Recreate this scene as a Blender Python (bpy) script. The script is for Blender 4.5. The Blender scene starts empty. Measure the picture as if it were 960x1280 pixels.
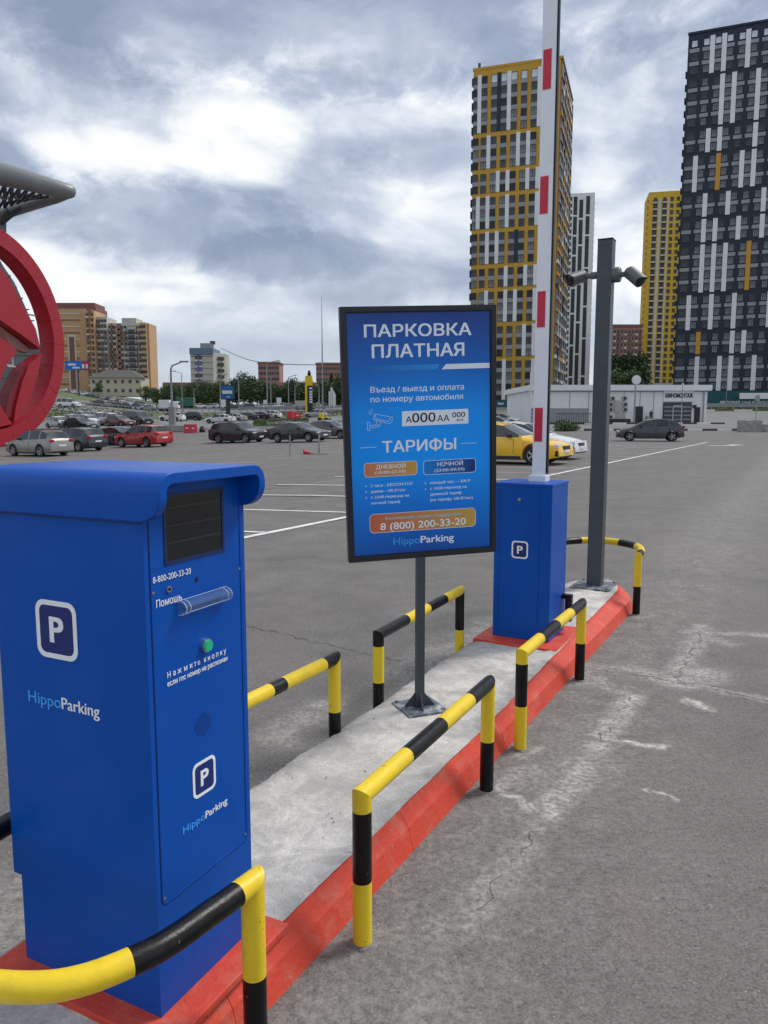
import bpy, bmesh, math, random
from mathutils import Vector, Matrix
from bpy_extras import object_utils
R=math.radians; random.seed(7)
sc=bpy.context.scene; COL=sc.collection
# ---------------------------------------------------------------- camera
F=960.; H=1.6; PIT=math.atan(119/960.); CP,SP=math.cos(PIT),math.sin(PIT)
cam=bpy.data.cameras.new('camera'); camo=bpy.data.objects.new('camera',cam); COL.objects.link(camo)
cam.sensor_fit='VERTICAL'; cam.sensor_height=36; cam.lens=36*960/1280.; cam.clip_start=.05; cam.clip_end=6000
camo.location=(0,0,H); camo.rotation_euler=(math.pi/2-PIT,0,0); sc.camera=camo
# ---------------------------------------------------------------- world, sun, exposure
SUN_EL,SUN_AZ=R(52),R(62)      # azimuth measured from +Y towards +X
w=bpy.data.worlds.new('World'); sc.world=w; w.use_nodes=True
nt=w.node_tree; nt.nodes.clear()
class NB:
    def __init__(s,nt): s.nt=nt
    def n(s,t,**k):
        x=s.nt.nodes.new(t)
        for a,b in k.items(): setattr(x,a,b)
        return x
    def put(s,sock,v):
        if isinstance(v,bpy.types.NodeSocket): s.nt.links.new(v,sock)
        else: sock.default_value=v
    def m(s,op,a,b=0.,c=None,clamp=False):
        x=s.n('ShaderNodeMath',operation=op,use_clamp=clamp); s.put(x.inputs[0],a); s.put(x.inputs[1],b)
        if c is not None: s.put(x.inputs[2],c)
        return x.outputs[0]
    def vm(s,op,a,b=(0,0,0)):
        x=s.n('ShaderNodeVectorMath',operation=op); s.put(x.inputs[0],a); s.put(x.inputs[1],b)
        return x.outputs[1] if op in('LENGTH','DISTANCE','DOT_PRODUCT') else x.outputs[0]
    def noise(s,vec,scale,detail=4,rough=.5,dist=0.):
        x=s.n('ShaderNodeTexNoise'); s.put(x.inputs['Vector'],vec); x.inputs['Scale'].default_value=scale
        x.inputs['Detail'].default_value=detail; x.inputs['Roughness'].default_value=rough; x.inputs['Distortion'].default_value=dist
        return x.outputs[0]
    def ramp(s,v,stops):
        x=s.n('ShaderNodeValToRGB'); s.put(x.inputs[0],v); e=x.color_ramp.elements
        while len(e)<len(stops): e.new(.5)
        for i,(p,c) in enumerate(stops):
            e[i].position=p; e[i].color=(c[0],c[1],c[2],1) if isinstance(c,(tuple,list)) else (c,c,c,1)
        return x.outputs[0]
    def mix(s,f,a,b,bt='MIX'):
        x=s.n('ShaderNodeMix',data_type='RGBA',blend_type=bt); s.put(x.inputs[0],f); s.put(x.inputs[6],a if not isinstance(a,tuple) else (*a[:3],1)); s.put(x.inputs[7],b if not isinstance(b,tuple) else (*b[:3],1))
        return x.outputs[2]
    def sep(s,v):
        x=s.n('ShaderNodeSeparateXYZ'); s.put(x.inputs[0],v); return x.outputs
    def comb(s,a,b,c):
        x=s.n('ShaderNodeCombineXYZ')
        for i,v in enumerate((a,b,c)): s.put(x.inputs[i],v)
        return x.outputs[0]
    def gauss(s,d,wd):   # 1 at d=0 falling smoothly to 0 near wd
        q=s.m('DIVIDE',d,wd); return s.m('POWER',2.718,s.m('MULTIPLY',s.m('MULTIPLY',q,q),-1.))
b=NB(nt)
tc=b.n('ShaderNodeTexCoord').outputs['Generated']
x,y,z=b.sep(tc)
zz=b.m('ADD',b.m('MAXIMUM',z,0.),.16)
P=b.vm('MULTIPLY',tc,(1.,1.,1.65))
warp=b.n('ShaderNodeTexNoise'); b.put(warp.inputs['Vector'],P); warp.inputs['Scale'].default_value=3.5; warp.inputs['Detail'].default_value=3
P2=b.vm('ADD',P,b.vm('MULTIPLY',b.vm('SUBTRACT',warp.outputs[1],(.5,.5,.5)),(.16,.16,.16)))
n1=b.noise(P2,2.3,8,.55,.1); n2=b.noise(P2,7.,8,.66,.2)
puff=b.m('ABSOLUTE',b.m('SUBTRACT',b.noise(P2,6.2,5,.55,.1),.5))
v=b.m('ADD',b.m('ADD',b.m('MULTIPLY',n1,1.10),b.m('MULTIPLY',n2,.24)),b.m('MULTIPLY',puff,.55)); v=b.m('SUBTRACT',v,.205)
el=b.m('ARCSINE',z); az=b.m('ARCTAN2',x,y)
def blob(azd,eld,wa,we,amp,jit=.9):
    da=b.m('SUBTRACT',az,R(azd)); de=b.m('SUBTRACT',el,R(eld))
    q=b.m('ADD',b.m('POWER',b.m('DIVIDE',da,R(wa)),2.),b.m('POWER',b.m('DIVIDE',de,R(we)),2.))
    q=b.m('ADD',q,b.m('MULTIPLY',b.m('SUBTRACT',n2,.5),jit*4))
    return b.m('MULTIPLY',b.m('SMOOTH_MIN',b.m('SUBTRACT',1.35,q),1.,.3),amp) if False else b.m('MULTIPLY',b.m('MINIMUM',b.m('MAXIMUM',b.m('SUBTRACT',1.4,q),0.),1.),amp)
for a in ((-16,13.2,9,2.6,-.17),(-7,11.2,5.5,1.7,-.15),(-26,15.2,3.5,2.2,-.15),(-19,17.3,5,1.3,.13),(-10,18.8,5,2.6,.17),(-24,20,7,2.,.02),(-26,10,5,1.6,.11),(-17,8.8,6,1.,.10),(4,14.5,5,3.0,.10),(2,17.8,5,1.8,-.10),(5,6.5,6,2.2,.12),(22,11,12,3.5,.08),(-8,25,34,4.2,-.15),(-24,21,8,2.6,-.08),(-2,22,9,1.8,-.06),(-14,7,16,1.6,.08),(16,21,9,4,-.06)):
    v=b.m('ADD',v,blob(*a))
cl=b.ramp(v,[(.24,(.165,.20,.275)),(.38,(.23,.27,.35)),(.48,(.32,.36,.435)),(.56,(.44,.475,.525)),(.65,(.60,.615,.625)),(.80,(.76,.755,.735))])
# haze towards the horizon
hz=b.gauss(el,R(7)); cl=b.mix(b.m('MULTIPLY',hz,.55),cl,(.46,.50,.54))
sky=b.n('ShaderNodeTexSky',sky_type='NISHITA'); sky.sun_disc=False; sky.sun_elevation=SUN_EL; sky.sun_rotation=SUN_AZ
cl=b.vm('MULTIPLY',cl,(10.,10.,10.))
out=b.mix(.94,sky.outputs[0],cl)
bg=b.n('ShaderNodeBackground'); b.put(bg.inputs[0],out); bg.inputs[1].default_value=.1
nt.links.new(bg.outputs[0],b.n('ShaderNodeOutputWorld').inputs[0])
sl=bpy.data.lights.new('sun','SUN'); sl.energy=1.5; sl.angle=R(16); sl.color=(1,.96,.9)
so=bpy.data.objects.new('sun',sl); COL.objects.link(so)
sd=Vector((math.sin(SUN_AZ)*math.cos(SUN_EL),math.cos(SUN_AZ)*math.cos(SUN_EL),math.sin(SUN_EL)))
so.rotation_euler=sd.to_track_quat('Z','Y').to_euler()
sc.view_settings.view_transform='Standard'; sc.view_settings.look='None'; sc.view_settings.exposure=.71; sc.view_settings.gamma=1
# ---------------------------------------------------------------- helpers
def ray(px,py):
    u=(px-480)/F; v=-(py-640)/F; return Vector((u,CP+v*SP,-SP+v*CP))
def at(px,py,Y):
    r=ray(px,py); return Vector((r.x*Y/r.y,Y,H+r.z*Y/r.y))
QS=[-.7,-.42,-.29,-.19,-.10,.15,.40,.8]
YS=[0,10,25,45,60,78,88,105,120,145,205,260,400,700]
TB=[[0,0,-.5,-1.,-1.1,-.6,-.2,.3,1.5,3.2,6.0,9.5,19,19],
    [0,0,-.4,-.88,-.85,-.1,.1,.45,1.3,3.0,5.2,8.2,17,17],
    [0,0,-.3,-.62,-.62,0.,.15,.5,.6,.9,3.6,4.8,9,10],
    [0,0,-.2,-.45,-.42,.1,.2,.55,.6,1.0,3.4,4.6,6,8],
    [0,0,-.1,-.22,-.15,.2,.3,.6,.8,1.5,3.6,5.0,6,8],
    [0,0,-.03,-.03,0.,.2,.35,.8,1.3,2.5,4.6,6.5,7,8],
    [0,0,0,0,0,.2,.4,.83,1.4,2.9,5.2,6.8,7,8],
    [0,0,0,0,0,.2,.4,.83,1.4,2.9,5.2,6.8,7,8]]
def seg(L,v):
    if v<=L[0]: return 0,0.
    if v>=L[-1]: return len(L)-2,1.
    for i in range(len(L)-1):
        if v<=L[i+1]: return i,(v-L[i])/(L[i+1]-L[i])
def G(X,Y):
    if Y<=10: return 0.
    i,f=seg(QS,X/Y); j,g=seg(YS,Y)
    return (TB[i][j]*(1-g)+TB[i][j+1]*g)*(1-f)+(TB[i+1][j]*(1-g)+TB[i+1][j+1]*g)*f
def gp(px,Y,dz=0.):   # ground point in the direction of column px at distance Y
    X=(px-480)/F*Y*1.0; X=X*(CP+ (0.)*SP) if False else X
    z=G(X,Y); X=(px-480)/F*(Y*CP-(z-H)*SP); return Vector((X,Y,G(X,Y)+dz))
def gray(px,py):      # where the view ray meets the ground, found by walking
    r=ray(px,py); t=1.
    while t<600:
        p=Vector((0,0,H))+r*t
        if p.z<=G(p.x,p.y): return p
        t*=1.003
    return p
UV_=Vector((.4816,.8764,0)); NV=Vector((.8764,-.4816,0)); ANG=math.atan2(-.4816,.8764)
def I(o,s,z=0.): return NV*o+UV_*s+Vector((0,0,z))
# materials -------------------------------------------------------
def mat(name,col,rough=.6,metal=0.,chips=None,var=.12,scale=6.,bump=0.,bscale=60.,spec=.5,coat=0.,emit=0.,dirt=None,coord='Object',alpha=None):
    m=bpy.data.materials.new(name); m.use_nodes=True; t=m.node_tree; bs=t.nodes['Principled BSDF']; q=NB(t)
    c=q.n('ShaderNodeTexCoord').outputs[coord]
    bs.inputs['Roughness'].default_value=rough; bs.inputs['Metallic'].default_value=metal
    bs.inputs['Specular IOR Level'].default_value=spec; bs.inputs['Coat Weight'].default_value=coat; bs.inputs['Coat Roughness'].default_value=.08
    lo=tuple(max(0,v*(1-var)) for v in col); hi=tuple(min(1,v*(1+var)) for v in col)
    f=q.noise(c,scale,6,.6); cc=q.mix(q.ramp(f,[(.3,0.),(.7,1.)]),lo,hi)
    if dirt:
        dcol,amt,ds=dirt; g=q.ramp(q.noise(c,ds,8,.65,.3),[(.5,0.),(.75,1.)]); cc=q.mix(q.m('MULTIPLY',g,amt),cc,dcol)
    if chips:
        ccol,thr,ds=chips; h1=q.ramp(q.noise(c,ds,6,.72,.1),[(thr,0.),(thr+.012,1.)]); h2=q.ramp(q.noise(c,ds*.22,3,.6),[(.50,0.),(.56,1.)]); cc=q.mix(q.m('MULTIPLY',h1,h2),cc,ccol)
    q.put(bs.inputs['Base Color'],cc)
    rr=q.m('ADD',q.m('MULTIPLY',q.noise(c,scale*2.3,4,.6),.25),rough-.12,clamp=True); q.put(bs.inputs['Roughness'],rr)
    if bump:
        bp=q.n('ShaderNodeBump'); bp.inputs['Strength'].default_value=bump; bp.inputs['Distance'].default_value=.01
        q.put(bp.inputs['Height'],q.noise(c,bscale,6,.65)); q.put(bs.inputs['Normal'],bp.outputs[0])
    if emit: q.put(bs.inputs['Emission Color'],cc); bs.inputs['Emission Strength'].default_value=emit
    return m
M={}
M['yel']=mat('yellow_paint',(.84,.60,.025),.38,chips=((.05,.035,.02),.63,42),spec=.35,var=.05,dirt=((.12,.09,.04),.22,12),bump=.25,bscale=25)
M['blk']=mat('black_paint',(.004,.004,.0045),.34,chips=((.20,.17,.14),.65,48),spec=.3,var=.3,dirt=((.10,.095,.09),.14,8),bump=.2,bscale=30)
M['blue']=mat('blue_cabinet_paint',(.0,.078,.42),.36,spec=.22,var=.06,scale=2.,bump=.06,bscale=260,dirt=((.03,.13,.48),.3,3))
M['blueseam']=mat('dark_seam',(.002,.016,.10),.5)
M['white']=mat('white_print',(.86,.89,.93),.5,var=.03)
M['lblue']=mat('light_blue_print',(.05,.36,.92),.5,var=.03)
M['navy']=mat('navy_print',(.004,.02,.16),.5,var=.03)
M['red']=mat('red_kerb_paint',chips=((.38,.34,.31),.64,30),col=(.66,.070,.040),rough=.5,var=.08,spec=.3,scale=5,bump=.5,bscale=45,dirt=((.56,.24,.17),.55,9))
M['post']=mat('graphite_steel',(.048,.060,.074),.42,var=.12,bump=.1,bscale=90,dirt=((.09,.10,.11),.3,7))
M['sframe']=mat('sign_frame_powder_coat',(.014,.017,.026),.4,var=.15,bump=.08,bscale=200)
M['plate']=mat('worn_base_plate',(.10,.12,.145),.5,var=.3,scale=20,bump=.3,bscale=60,dirt=((.62,.61,.59),1.,17))
M['galv']=mat('galvanised_steel',(.28,.29,.30),.45,.4,var=.2)
M['steel']=mat('brushed_steel',(.55,.56,.58),.25,.9)
M['glass']=mat('dark_display_glass',(.006,.008,.010),.08,spec=.6)
M['greyp']=mat('camera_housing',(.10,.11,.12),.42,var=.1)
M['lens']=mat('lens_black',(.006,.006,.007),.1)
M['armw']=mat('white_boom_enamel',(.80,.82,.88),.35,var=.04,dirt=((.35,.36,.38),.3,3))
M['refl']=mat('red_reflective_tape',(.55,.012,.05),.4,var=.1)
M['pinkb']=mat('tape_border',(.75,.55,.62),.5)
M['green']=mat('green_button',(.01,.30,.16),.25,emit=.25)
M['tyre']=mat('tyre_rubber',(.016,.016,.017),.85,bump=.3)
M['rim']=mat('alloy_rim',(.36,.37,.39),.3,.7)
M['cglass']=mat('car_glass',(.02,.027,.032),.06,spec=.8)
M['trim']=mat('black_trim',(.018,.018,.02),.5)
M['hlight']=mat('headlight_lens',(.62,.66,.70),.12,spec=.8)
M['tlight']=mat('tail_light_lens',(.42,.010,.012),.2)
M['np']=mat('number_plate',(.70,.71,.72),.5)
M['leaf']=mat('foliage',(.055,.105,.026),.6,var=.5,scale=.35,coord='Object')
M['leaf2']=mat('foliage_dark',(.028,.060,.021),.65,var=.5,scale=.4)
M['leaf3']=mat('foliage_light',(.075,.12,.030),.6,var=.4,scale=.4)
M['bark']=mat('bark',(.10,.08,.06),.9,bump=.5)
M['grass']=mat('grass_verge',(.085,.11,.04),.9,var=.45,scale=.25,dirt=((.19,.16,.11),.8,.12),bump=.6,bscale=8,coord='Object')
M['earth']=mat('dry_verge',(.15,.135,.095),.95,var=.35,scale=.3,dirt=((.09,.11,.045),.8,.15),bump=.5,bscale=5)
M['road']=mat('far_road_asphalt',(.17,.17,.172),.85,var=.14,scale=.3,bump=.2,bscale=30)
M['kerbc']=mat('concrete_kerb',(.46,.45,.43),.85,var=.18,bump=.4)
M['kerbw']=mat('white_kerb_paint',(.72,.72,.70),.7,var=.12)
M['kerbd']=mat('dark_kerb_paint',(.06,.06,.062),.8,var=.3)
M['block']=mat('cast_concrete',(.30,.295,.28),.9,var=.2,scale=2,bump=.8,bscale=18)
M['foot']=mat('crumbled_mortar',(.20,.19,.18),.95,var=.4,scale=30,bump=1.,bscale=50)
M['line']=mat('road_marking_paint',(.74,.74,.73),.7,var=.06,scale=3,dirt=((.25,.25,.25),.8,5),coord='Object')
M['linew']=mat('worn_road_marking',(.50,.50,.49),.75,var=.15,scale=3,dirt=((.20,.20,.20),.9,2.2),coord='Object')
M['sred']=mat('red_cladding',(.33,.009,.022),.4,var=.08,scale=.4,bump=.1)
M['sredd']=mat('dark_red_cladding',(.16,.008,.018),.5,var=.1,scale=.4)
M['stgrey']=mat('stadium_cladding',(.19,.20,.21),.5,.3,var=.2,scale=.5)
M['stube']=mat('painted_truss_tube',(.21,.22,.225),.45,.2,var=.12,scale=.6)
M['truss']=mat('dark_truss',(.06,.06,.065),.6)
M['wtube']=mat('white_tube',(.66,.62,.63),.5)
def fac(n,c,**k): M[n]=mat(n,c,.75,var=.06,scale=.35,**k)
fac('ochre_panel',(.50,.285,.035)); fac('white_panel',(.70,.71,.72)); fac('navy_panel',(.018,.026,.043)); fac('grey_panel',(.27,.28,.30)); fac('orange_panel',(.55,.27,.035)); fac('magenta_panel',(.30,.01,.09)); fac('teal_hoarding',(.012,.085,.09)); fac('yellow_facade',(.60,.38,.035)); fac('cream_panel',(.55,.50,.40)); fac('beige_plaster',(.50,.46,.36)); fac('brick_brown',(.26,.135,.085)); fac('brick_pink',(.34,.17,.15)); fac('brick_orange',(.50,.31,.17)); fac('brick_dark_red',(.20,.085,.08)); fac('tile_blue',(.13,.19,.28)); fac('pale_tile',(.47,.455,.41)); fac('dark_core',(.035,.036,.04)); fac('stone_base',(.42,.40,.37)); fac('shop_white',(.74,.75,.75)); fac('led_blue',(.02,.16,.6)); fac('led_red',(.5,.03,.07)); fac('poster_blue',(.02,.13,.38)); fac('fuel_yellow',(.75,.50,.02)); fac('roof_dark',(.10,.095,.09)); fac('violet_panel',(.16,.15,.30))
M['win']=mat('window_pane',(.055,.064,.074),.2,var=.6,scale=.12,spec=.35)
M['win2']=mat('curtained_window_pane',(.17,.185,.20),.3,var=.5,scale=.4,spec=.4); M['win3']=mat('dark_window_pane',(.018,.02,.024),.3,spec=.3)
M['winbright']=mat('open_loggia_sky_light',(.55,.60,.63),.4,var=.25,scale=.3)
M['frame']=mat('dark_window_frame',(.035,.035,.04),.5)
# mesh tools ---------------------------------------------------------
def link(o,parent=None):
    COL.objects.link(o)
    if parent is not None: o.parent=parent
    return o
def tag(o,label=None,cat=None,group=None,kind=None):
    if label: o['label']=label
    if cat: o['category']=cat
    if group: o['group']=group
    if kind: o['kind']=kind
    return o
def empty(name,loc,rz=0.,rot=None):
    o=bpy.data.objects.new(name,None); o.location=loc; o.rotation_euler=rot if rot else (0,0,rz); o.empty_display_size=.2
    return link(o)
class MB:
    """collects faces, builds one mesh object"""
    def __init__(s): s.v=[]; s.f=[]; s.mi=[]; s.cur=0; s.mats=[]
    def mat(s,m):
        m=M[m] if isinstance(m,str) else m
        if m not in s.mats: s.mats.append(m)
        s.cur=s.mats.index(m); return s
    def add(s,vs,fs):
        n=len(s.v); s.v+= [tuple(v) for v in vs]; s.f+=[tuple(i+n for i in f) for f in fs]; s.mi+=[s.cur]*len(fs); return s
    def box(s,c,d,rz=0.,bev=0.,rot=None):
        hx,hy,hz=d[0]/2,d[1]/2,d[2]/2
        if bev:
            bm=bmesh.new(); bmesh.ops.create_cube(bm,size=1.); bmesh.ops.scale(bm,vec=d,verts=bm.verts); bmesh.ops.bevel(bm,geom=bm.edges[:],offset=bev,segments=2,affect='EDGES',profile=.5)
            bm.verts.index_update(); vs=[v.co.copy() for v in bm.verts]; fs=[[v.index for v in f.verts] for f in bm.faces]; bm.free()
        else:
            vs=[Vector((a*hx,b_*hy,c_*hz)) for c_ in(-1,1) for b_ in(-1,1) for a in(-1,1)]
            fs=[(0,2,3,1),(4,5,7,6),(0,1,5,4),(2,6,7,3),(0,4,6,2),(1,3,7,5)]
        mt=rot if rot is not None else Matrix.Rotation(rz,3,'Z'); c=Vector(c)
        return s.add([mt@v+c for v in vs],fs)
    def quad(s,*p): return s.add(p,[tuple(range(len(p)))])
    def prism(s,poly,ax,d):   # polygon of 3-D points swept by vector d
        n=len(poly); d=Vector(d); a=[Vector(p) for p in poly]
        fs=[tuple(range(n)),tuple(range(2*n-1,n-1,-1))]+[(i,(i+1)%n+0,(i+1)%n+n,i+n)[::-1] for i in range(n)]
        return s.add(a+[p+d for p in a],fs)
    def tube(s,pts,r,n=10,caps=True,mats=None,lens=None):
        pts=[Vector(p) for p in pts]; rs=r if isinstance(r,(list,tuple)) else [r]*len(pts)
        base=len(s.v); up=None
        for i,p in enumerate(pts):
            t=((pts[min(i+1,len(pts)-1)]-p).normalized()+(p-pts[max(i-1,0)]).normalized())
            if t.length<1e-6: t=Vector((0,0,1))
            t.normalize()
            if up is None:
                up=Vector((0,0,1)) if abs(t.z)<.9 else Vector((1,0,0))
            a=t.cross(up).normalized(); b_=a.cross(t).normalized(); up=b_
            s.v+=[tuple(p+(a*math.cos(k*2*math.pi/n)+b_*math.sin(k*2*math.pi/n))*rs[i]) for k in range(n)]
        for i in range(len(pts)-1):
            if mats: s.mat(mats[i])
            for k in range(n):
                a0=base+i*n+k; a1=base+i*n+(k+1)%n
                s.f.append((a0,a0+n,a1+n,a1)); s.mi.append(s.cur)
        if caps:
            if mats: s.mat(mats[0])
            s.f.append(tuple(base+k for k in range(n))); s.mi.append(s.cur)
            if mats: s.mat(mats[-1])
            s.f.append(tuple(base+(len(pts)-1)*n+k for k in range(n-1,-1,-1))); s.mi.append(s.cur)
        return s
    def mesh(s,name,smooth=0):
        me=bpy.data.meshes.new(name); me.from_pydata(s.v,[],s.f)
        for m in s.mats: me.materials.append(m)
        me.polygons.foreach_set('material_index',s.mi)
        if smooth: me.polygons.foreach_set('use_smooth',[True]*len(s.f)); me.update(); me.set_sharp_from_angle(angle=R(smooth))
        me.update(); return me
    def build(s,name,m=None,parent=None,smooth=0,loc=None,rz=0.):
        if m is not None and not s.mats: s.mats=[M[m] if isinstance(m,str) else m]
        o=bpy.data.objects.new(name,s.mesh(name,smooth))
        if loc is not None: o.location=loc
        o.rotation_euler.z=rz
        return link(o,parent)
def inst(name,me,parent,loc,rz=0.,m=None):
    o=bpy.data.objects.new(name,me); o.location=loc; o.rotation_euler.z=rz; link(o,parent)
    if m is not None: o.material_slots[0].link='OBJECT'; o.material_slots[0].material=m
    return o
_cap=[None]
from mathutils.geometry import delaunay_2d_cdt
_glyph={}
def glyph(ch):
    """(triangles, advance) of one character; overlapping outlines are merged with the non-zero rule"""
    if ch in _glyph: return _glyph[ch]
    def wire(t):
        c=bpy.data.curves.new('t','FONT'); c.body=t; c.size=1.; c.resolution_u=4; c.fill_mode='NONE'
        o=bpy.data.objects.new('t',c); COL.objects.link(o); bpy.context.view_layer.update()
        me=bpy.data.meshes.new_from_object(o.evaluated_get(bpy.context.evaluated_depsgraph_get())); bpy.data.objects.remove(o); return me
    def width(t):
        m=wire(t); xs=[v.co.x for v in m.vertices]; return max(xs)
    adv=width('H'+ch+'H')-width('HH')
    if ch==' ': _glyph[ch]=([],[],adv); return _glyph[ch]
    me=wire(ch); V=[Vector((v.co.x,v.co.y)) for v in me.vertices]; E=[tuple(e.vertices) for e in me.edges]
    # walk the loops to give every outline a consistent direction
    nb={}
    for a_,b_ in E: nb.setdefault(a_,[]).append(b_); nb.setdefault(b_,[]).append(a_)
    seen=set(); loops=[]
    for v0 in range(len(V)):
        if v0 in seen or v0 not in nb: continue
        L=[v0]; seen.add(v0); cur=v0
        nxt=[q for q in nb[cur] if q==cur+1] or nb[cur]
        cur=nxt[0]
        while cur not in seen:
            L.append(cur); seen.add(cur); f=[q for q in nb[cur] if q not in seen]
            if not f: break
            cur=f[0]
        loops.append(L)
    r=delaunay_2d_cdt(V,E,[],0,1e-6); PV,PF=r[0],r[2]; tris=[]
    for f in PF:
        c=sum((PV[i] for i in f),Vector((0,0)))/len(f); wn=0
        for L in loops:
            for i in range(len(L)):
                p,q=V[L[i]],V[L[(i+1)%len(L)]]
                if (p.y<=c.y)!=(q.y<=c.y):
                    x=p.x+(c.y-p.y)/(q.y-p.y)*(q.x-p.x)
                    if x>c.x: wn+=1 if q.y>p.y else -1
        if wn!=0: tris.append(tuple(f))
    _glyph[ch]=(PV,tris,adv); return _glyph[ch]
def textmesh(txt,bold=0.,space=1.):
    vs=[];fs=[];x=0.
    for ch in txt:
        PV,T_,adv=glyph(ch); n=len(vs); vs+=[(p.x+x,p.y,.004) for p in PV]; fs+=[tuple(i+n for i in f) for f in T_]; x+=adv*space
    me=bpy.data.meshes.new('lettering'); me.from_pydata(vs,[],fs)
    bm=bmesh.new(); bm.from_mesh(me); bmesh.ops.delete(bm,geom=[v for v in bm.verts if not v.link_faces],context='VERTS')
    r=bmesh.ops.extrude_face_region(bm,geom=bm.faces[:]); 
    for e in r['geom']:
        if isinstance(e,bmesh.types.BMVert): e.co.z=-.004
    bmesh.ops.recalc_face_normals(bm,faces=bm.faces[:])
    bm.to_mesh(me); bm.free(); return me
def lettering(txt,parent,x0,x1,y0,cap,m,z=.002,bold=.02,th=.0012,name='lettering',T=None,space=1.,base='H'):
    """text in parent's local frame (T maps x,y,z of the face to it), fitted to width x0..x1, baseline y0, capital height cap"""
    if _cap[0] is None:
        r=textmesh('H'); _cap[0]=max(v.co.y for v in r.vertices)
    me=textmesh(txt,bold,space); xs=[v.co.x for v in me.vertices]; a,bb=min(xs),max(xs)
    sx=(x1-x0)/(bb-a); sy=cap/_cap[0]
    for v in me.vertices:
        p=Vector((x0+(v.co.x-a)*sx,y0+v.co.y*sy,z+(v.co.z/.008+.5)*th)); v.co=T@p if T is not None else p
    if bold>0:      # heavier strokes: the same glyphs again, a hair to each side and a hair deeper
        bw=bold*cap*1.15; bm=bmesh.new(); bm.from_mesh(me); g0=bm.verts[:]+bm.edges[:]+bm.faces[:]
        dirs=((1,1),(-1,-1),(1,-1),(-1,1)) if cap>.03 else ((1,.6),(-1,-.6))
        for k,(dx_,dy_) in enumerate(dirs):
            d=bmesh.ops.duplicate(bm,geom=g0)['geom']; off=Vector((dx_*bw*.8,dy_*bw*.5,-.00006*(k+1)))
            if T is not None: off=T.to_3x3()@off if len(T)==4 else T@off
            bmesh.ops.translate(bm,vec=off,verts=[e for e in d if isinstance(e,bmesh.types.BMVert)])
        bm.to_mesh(me); bm.free()
    me.materials.clear(); me.materials.append(M[m]); me.name=name
    o=bpy.data.objects.new(name,me); return link(o,parent)
def rrect(x0,x1,y0,y1,r,n=5):
    P=[]
    for cx,cy,a in ((x1-r,y1-r,0),(x0+r,y1-r,90),(x0+r,y0+r,180),(x1-r,y0+r,270)):
        for k in range(n+1): t=R(a+90*k/n); P.append((cx+r*math.cos(t),cy+r*math.sin(t)))
    return P
def ringmesh(mb,outer,inner,z0,z1,T):
    n=len(outer); vs=[T@Vector((x,y,z)) for z in(z0,z1) for L in(outer,inner) for x,y in L]
    fs=[]
    for i in range(n):
        j=(i+1)%n
        fs+=[(i+2*n,j+2*n,j+3*n,i+3*n),(i,i+n,j+n,j),(i,j,j+2*n,i+2*n),(i+n,i+3*n,j+3*n,j+n)]
    mb.add(vs,fs)
def flat(mb,poly,z0,z1,T):
    mb.prism([T@Vector((x,y,z0)) for x,y in poly],None,(T.to_3x3() if len(T)==4 else T)@Vector((0,0,z1-z0)))
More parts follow.
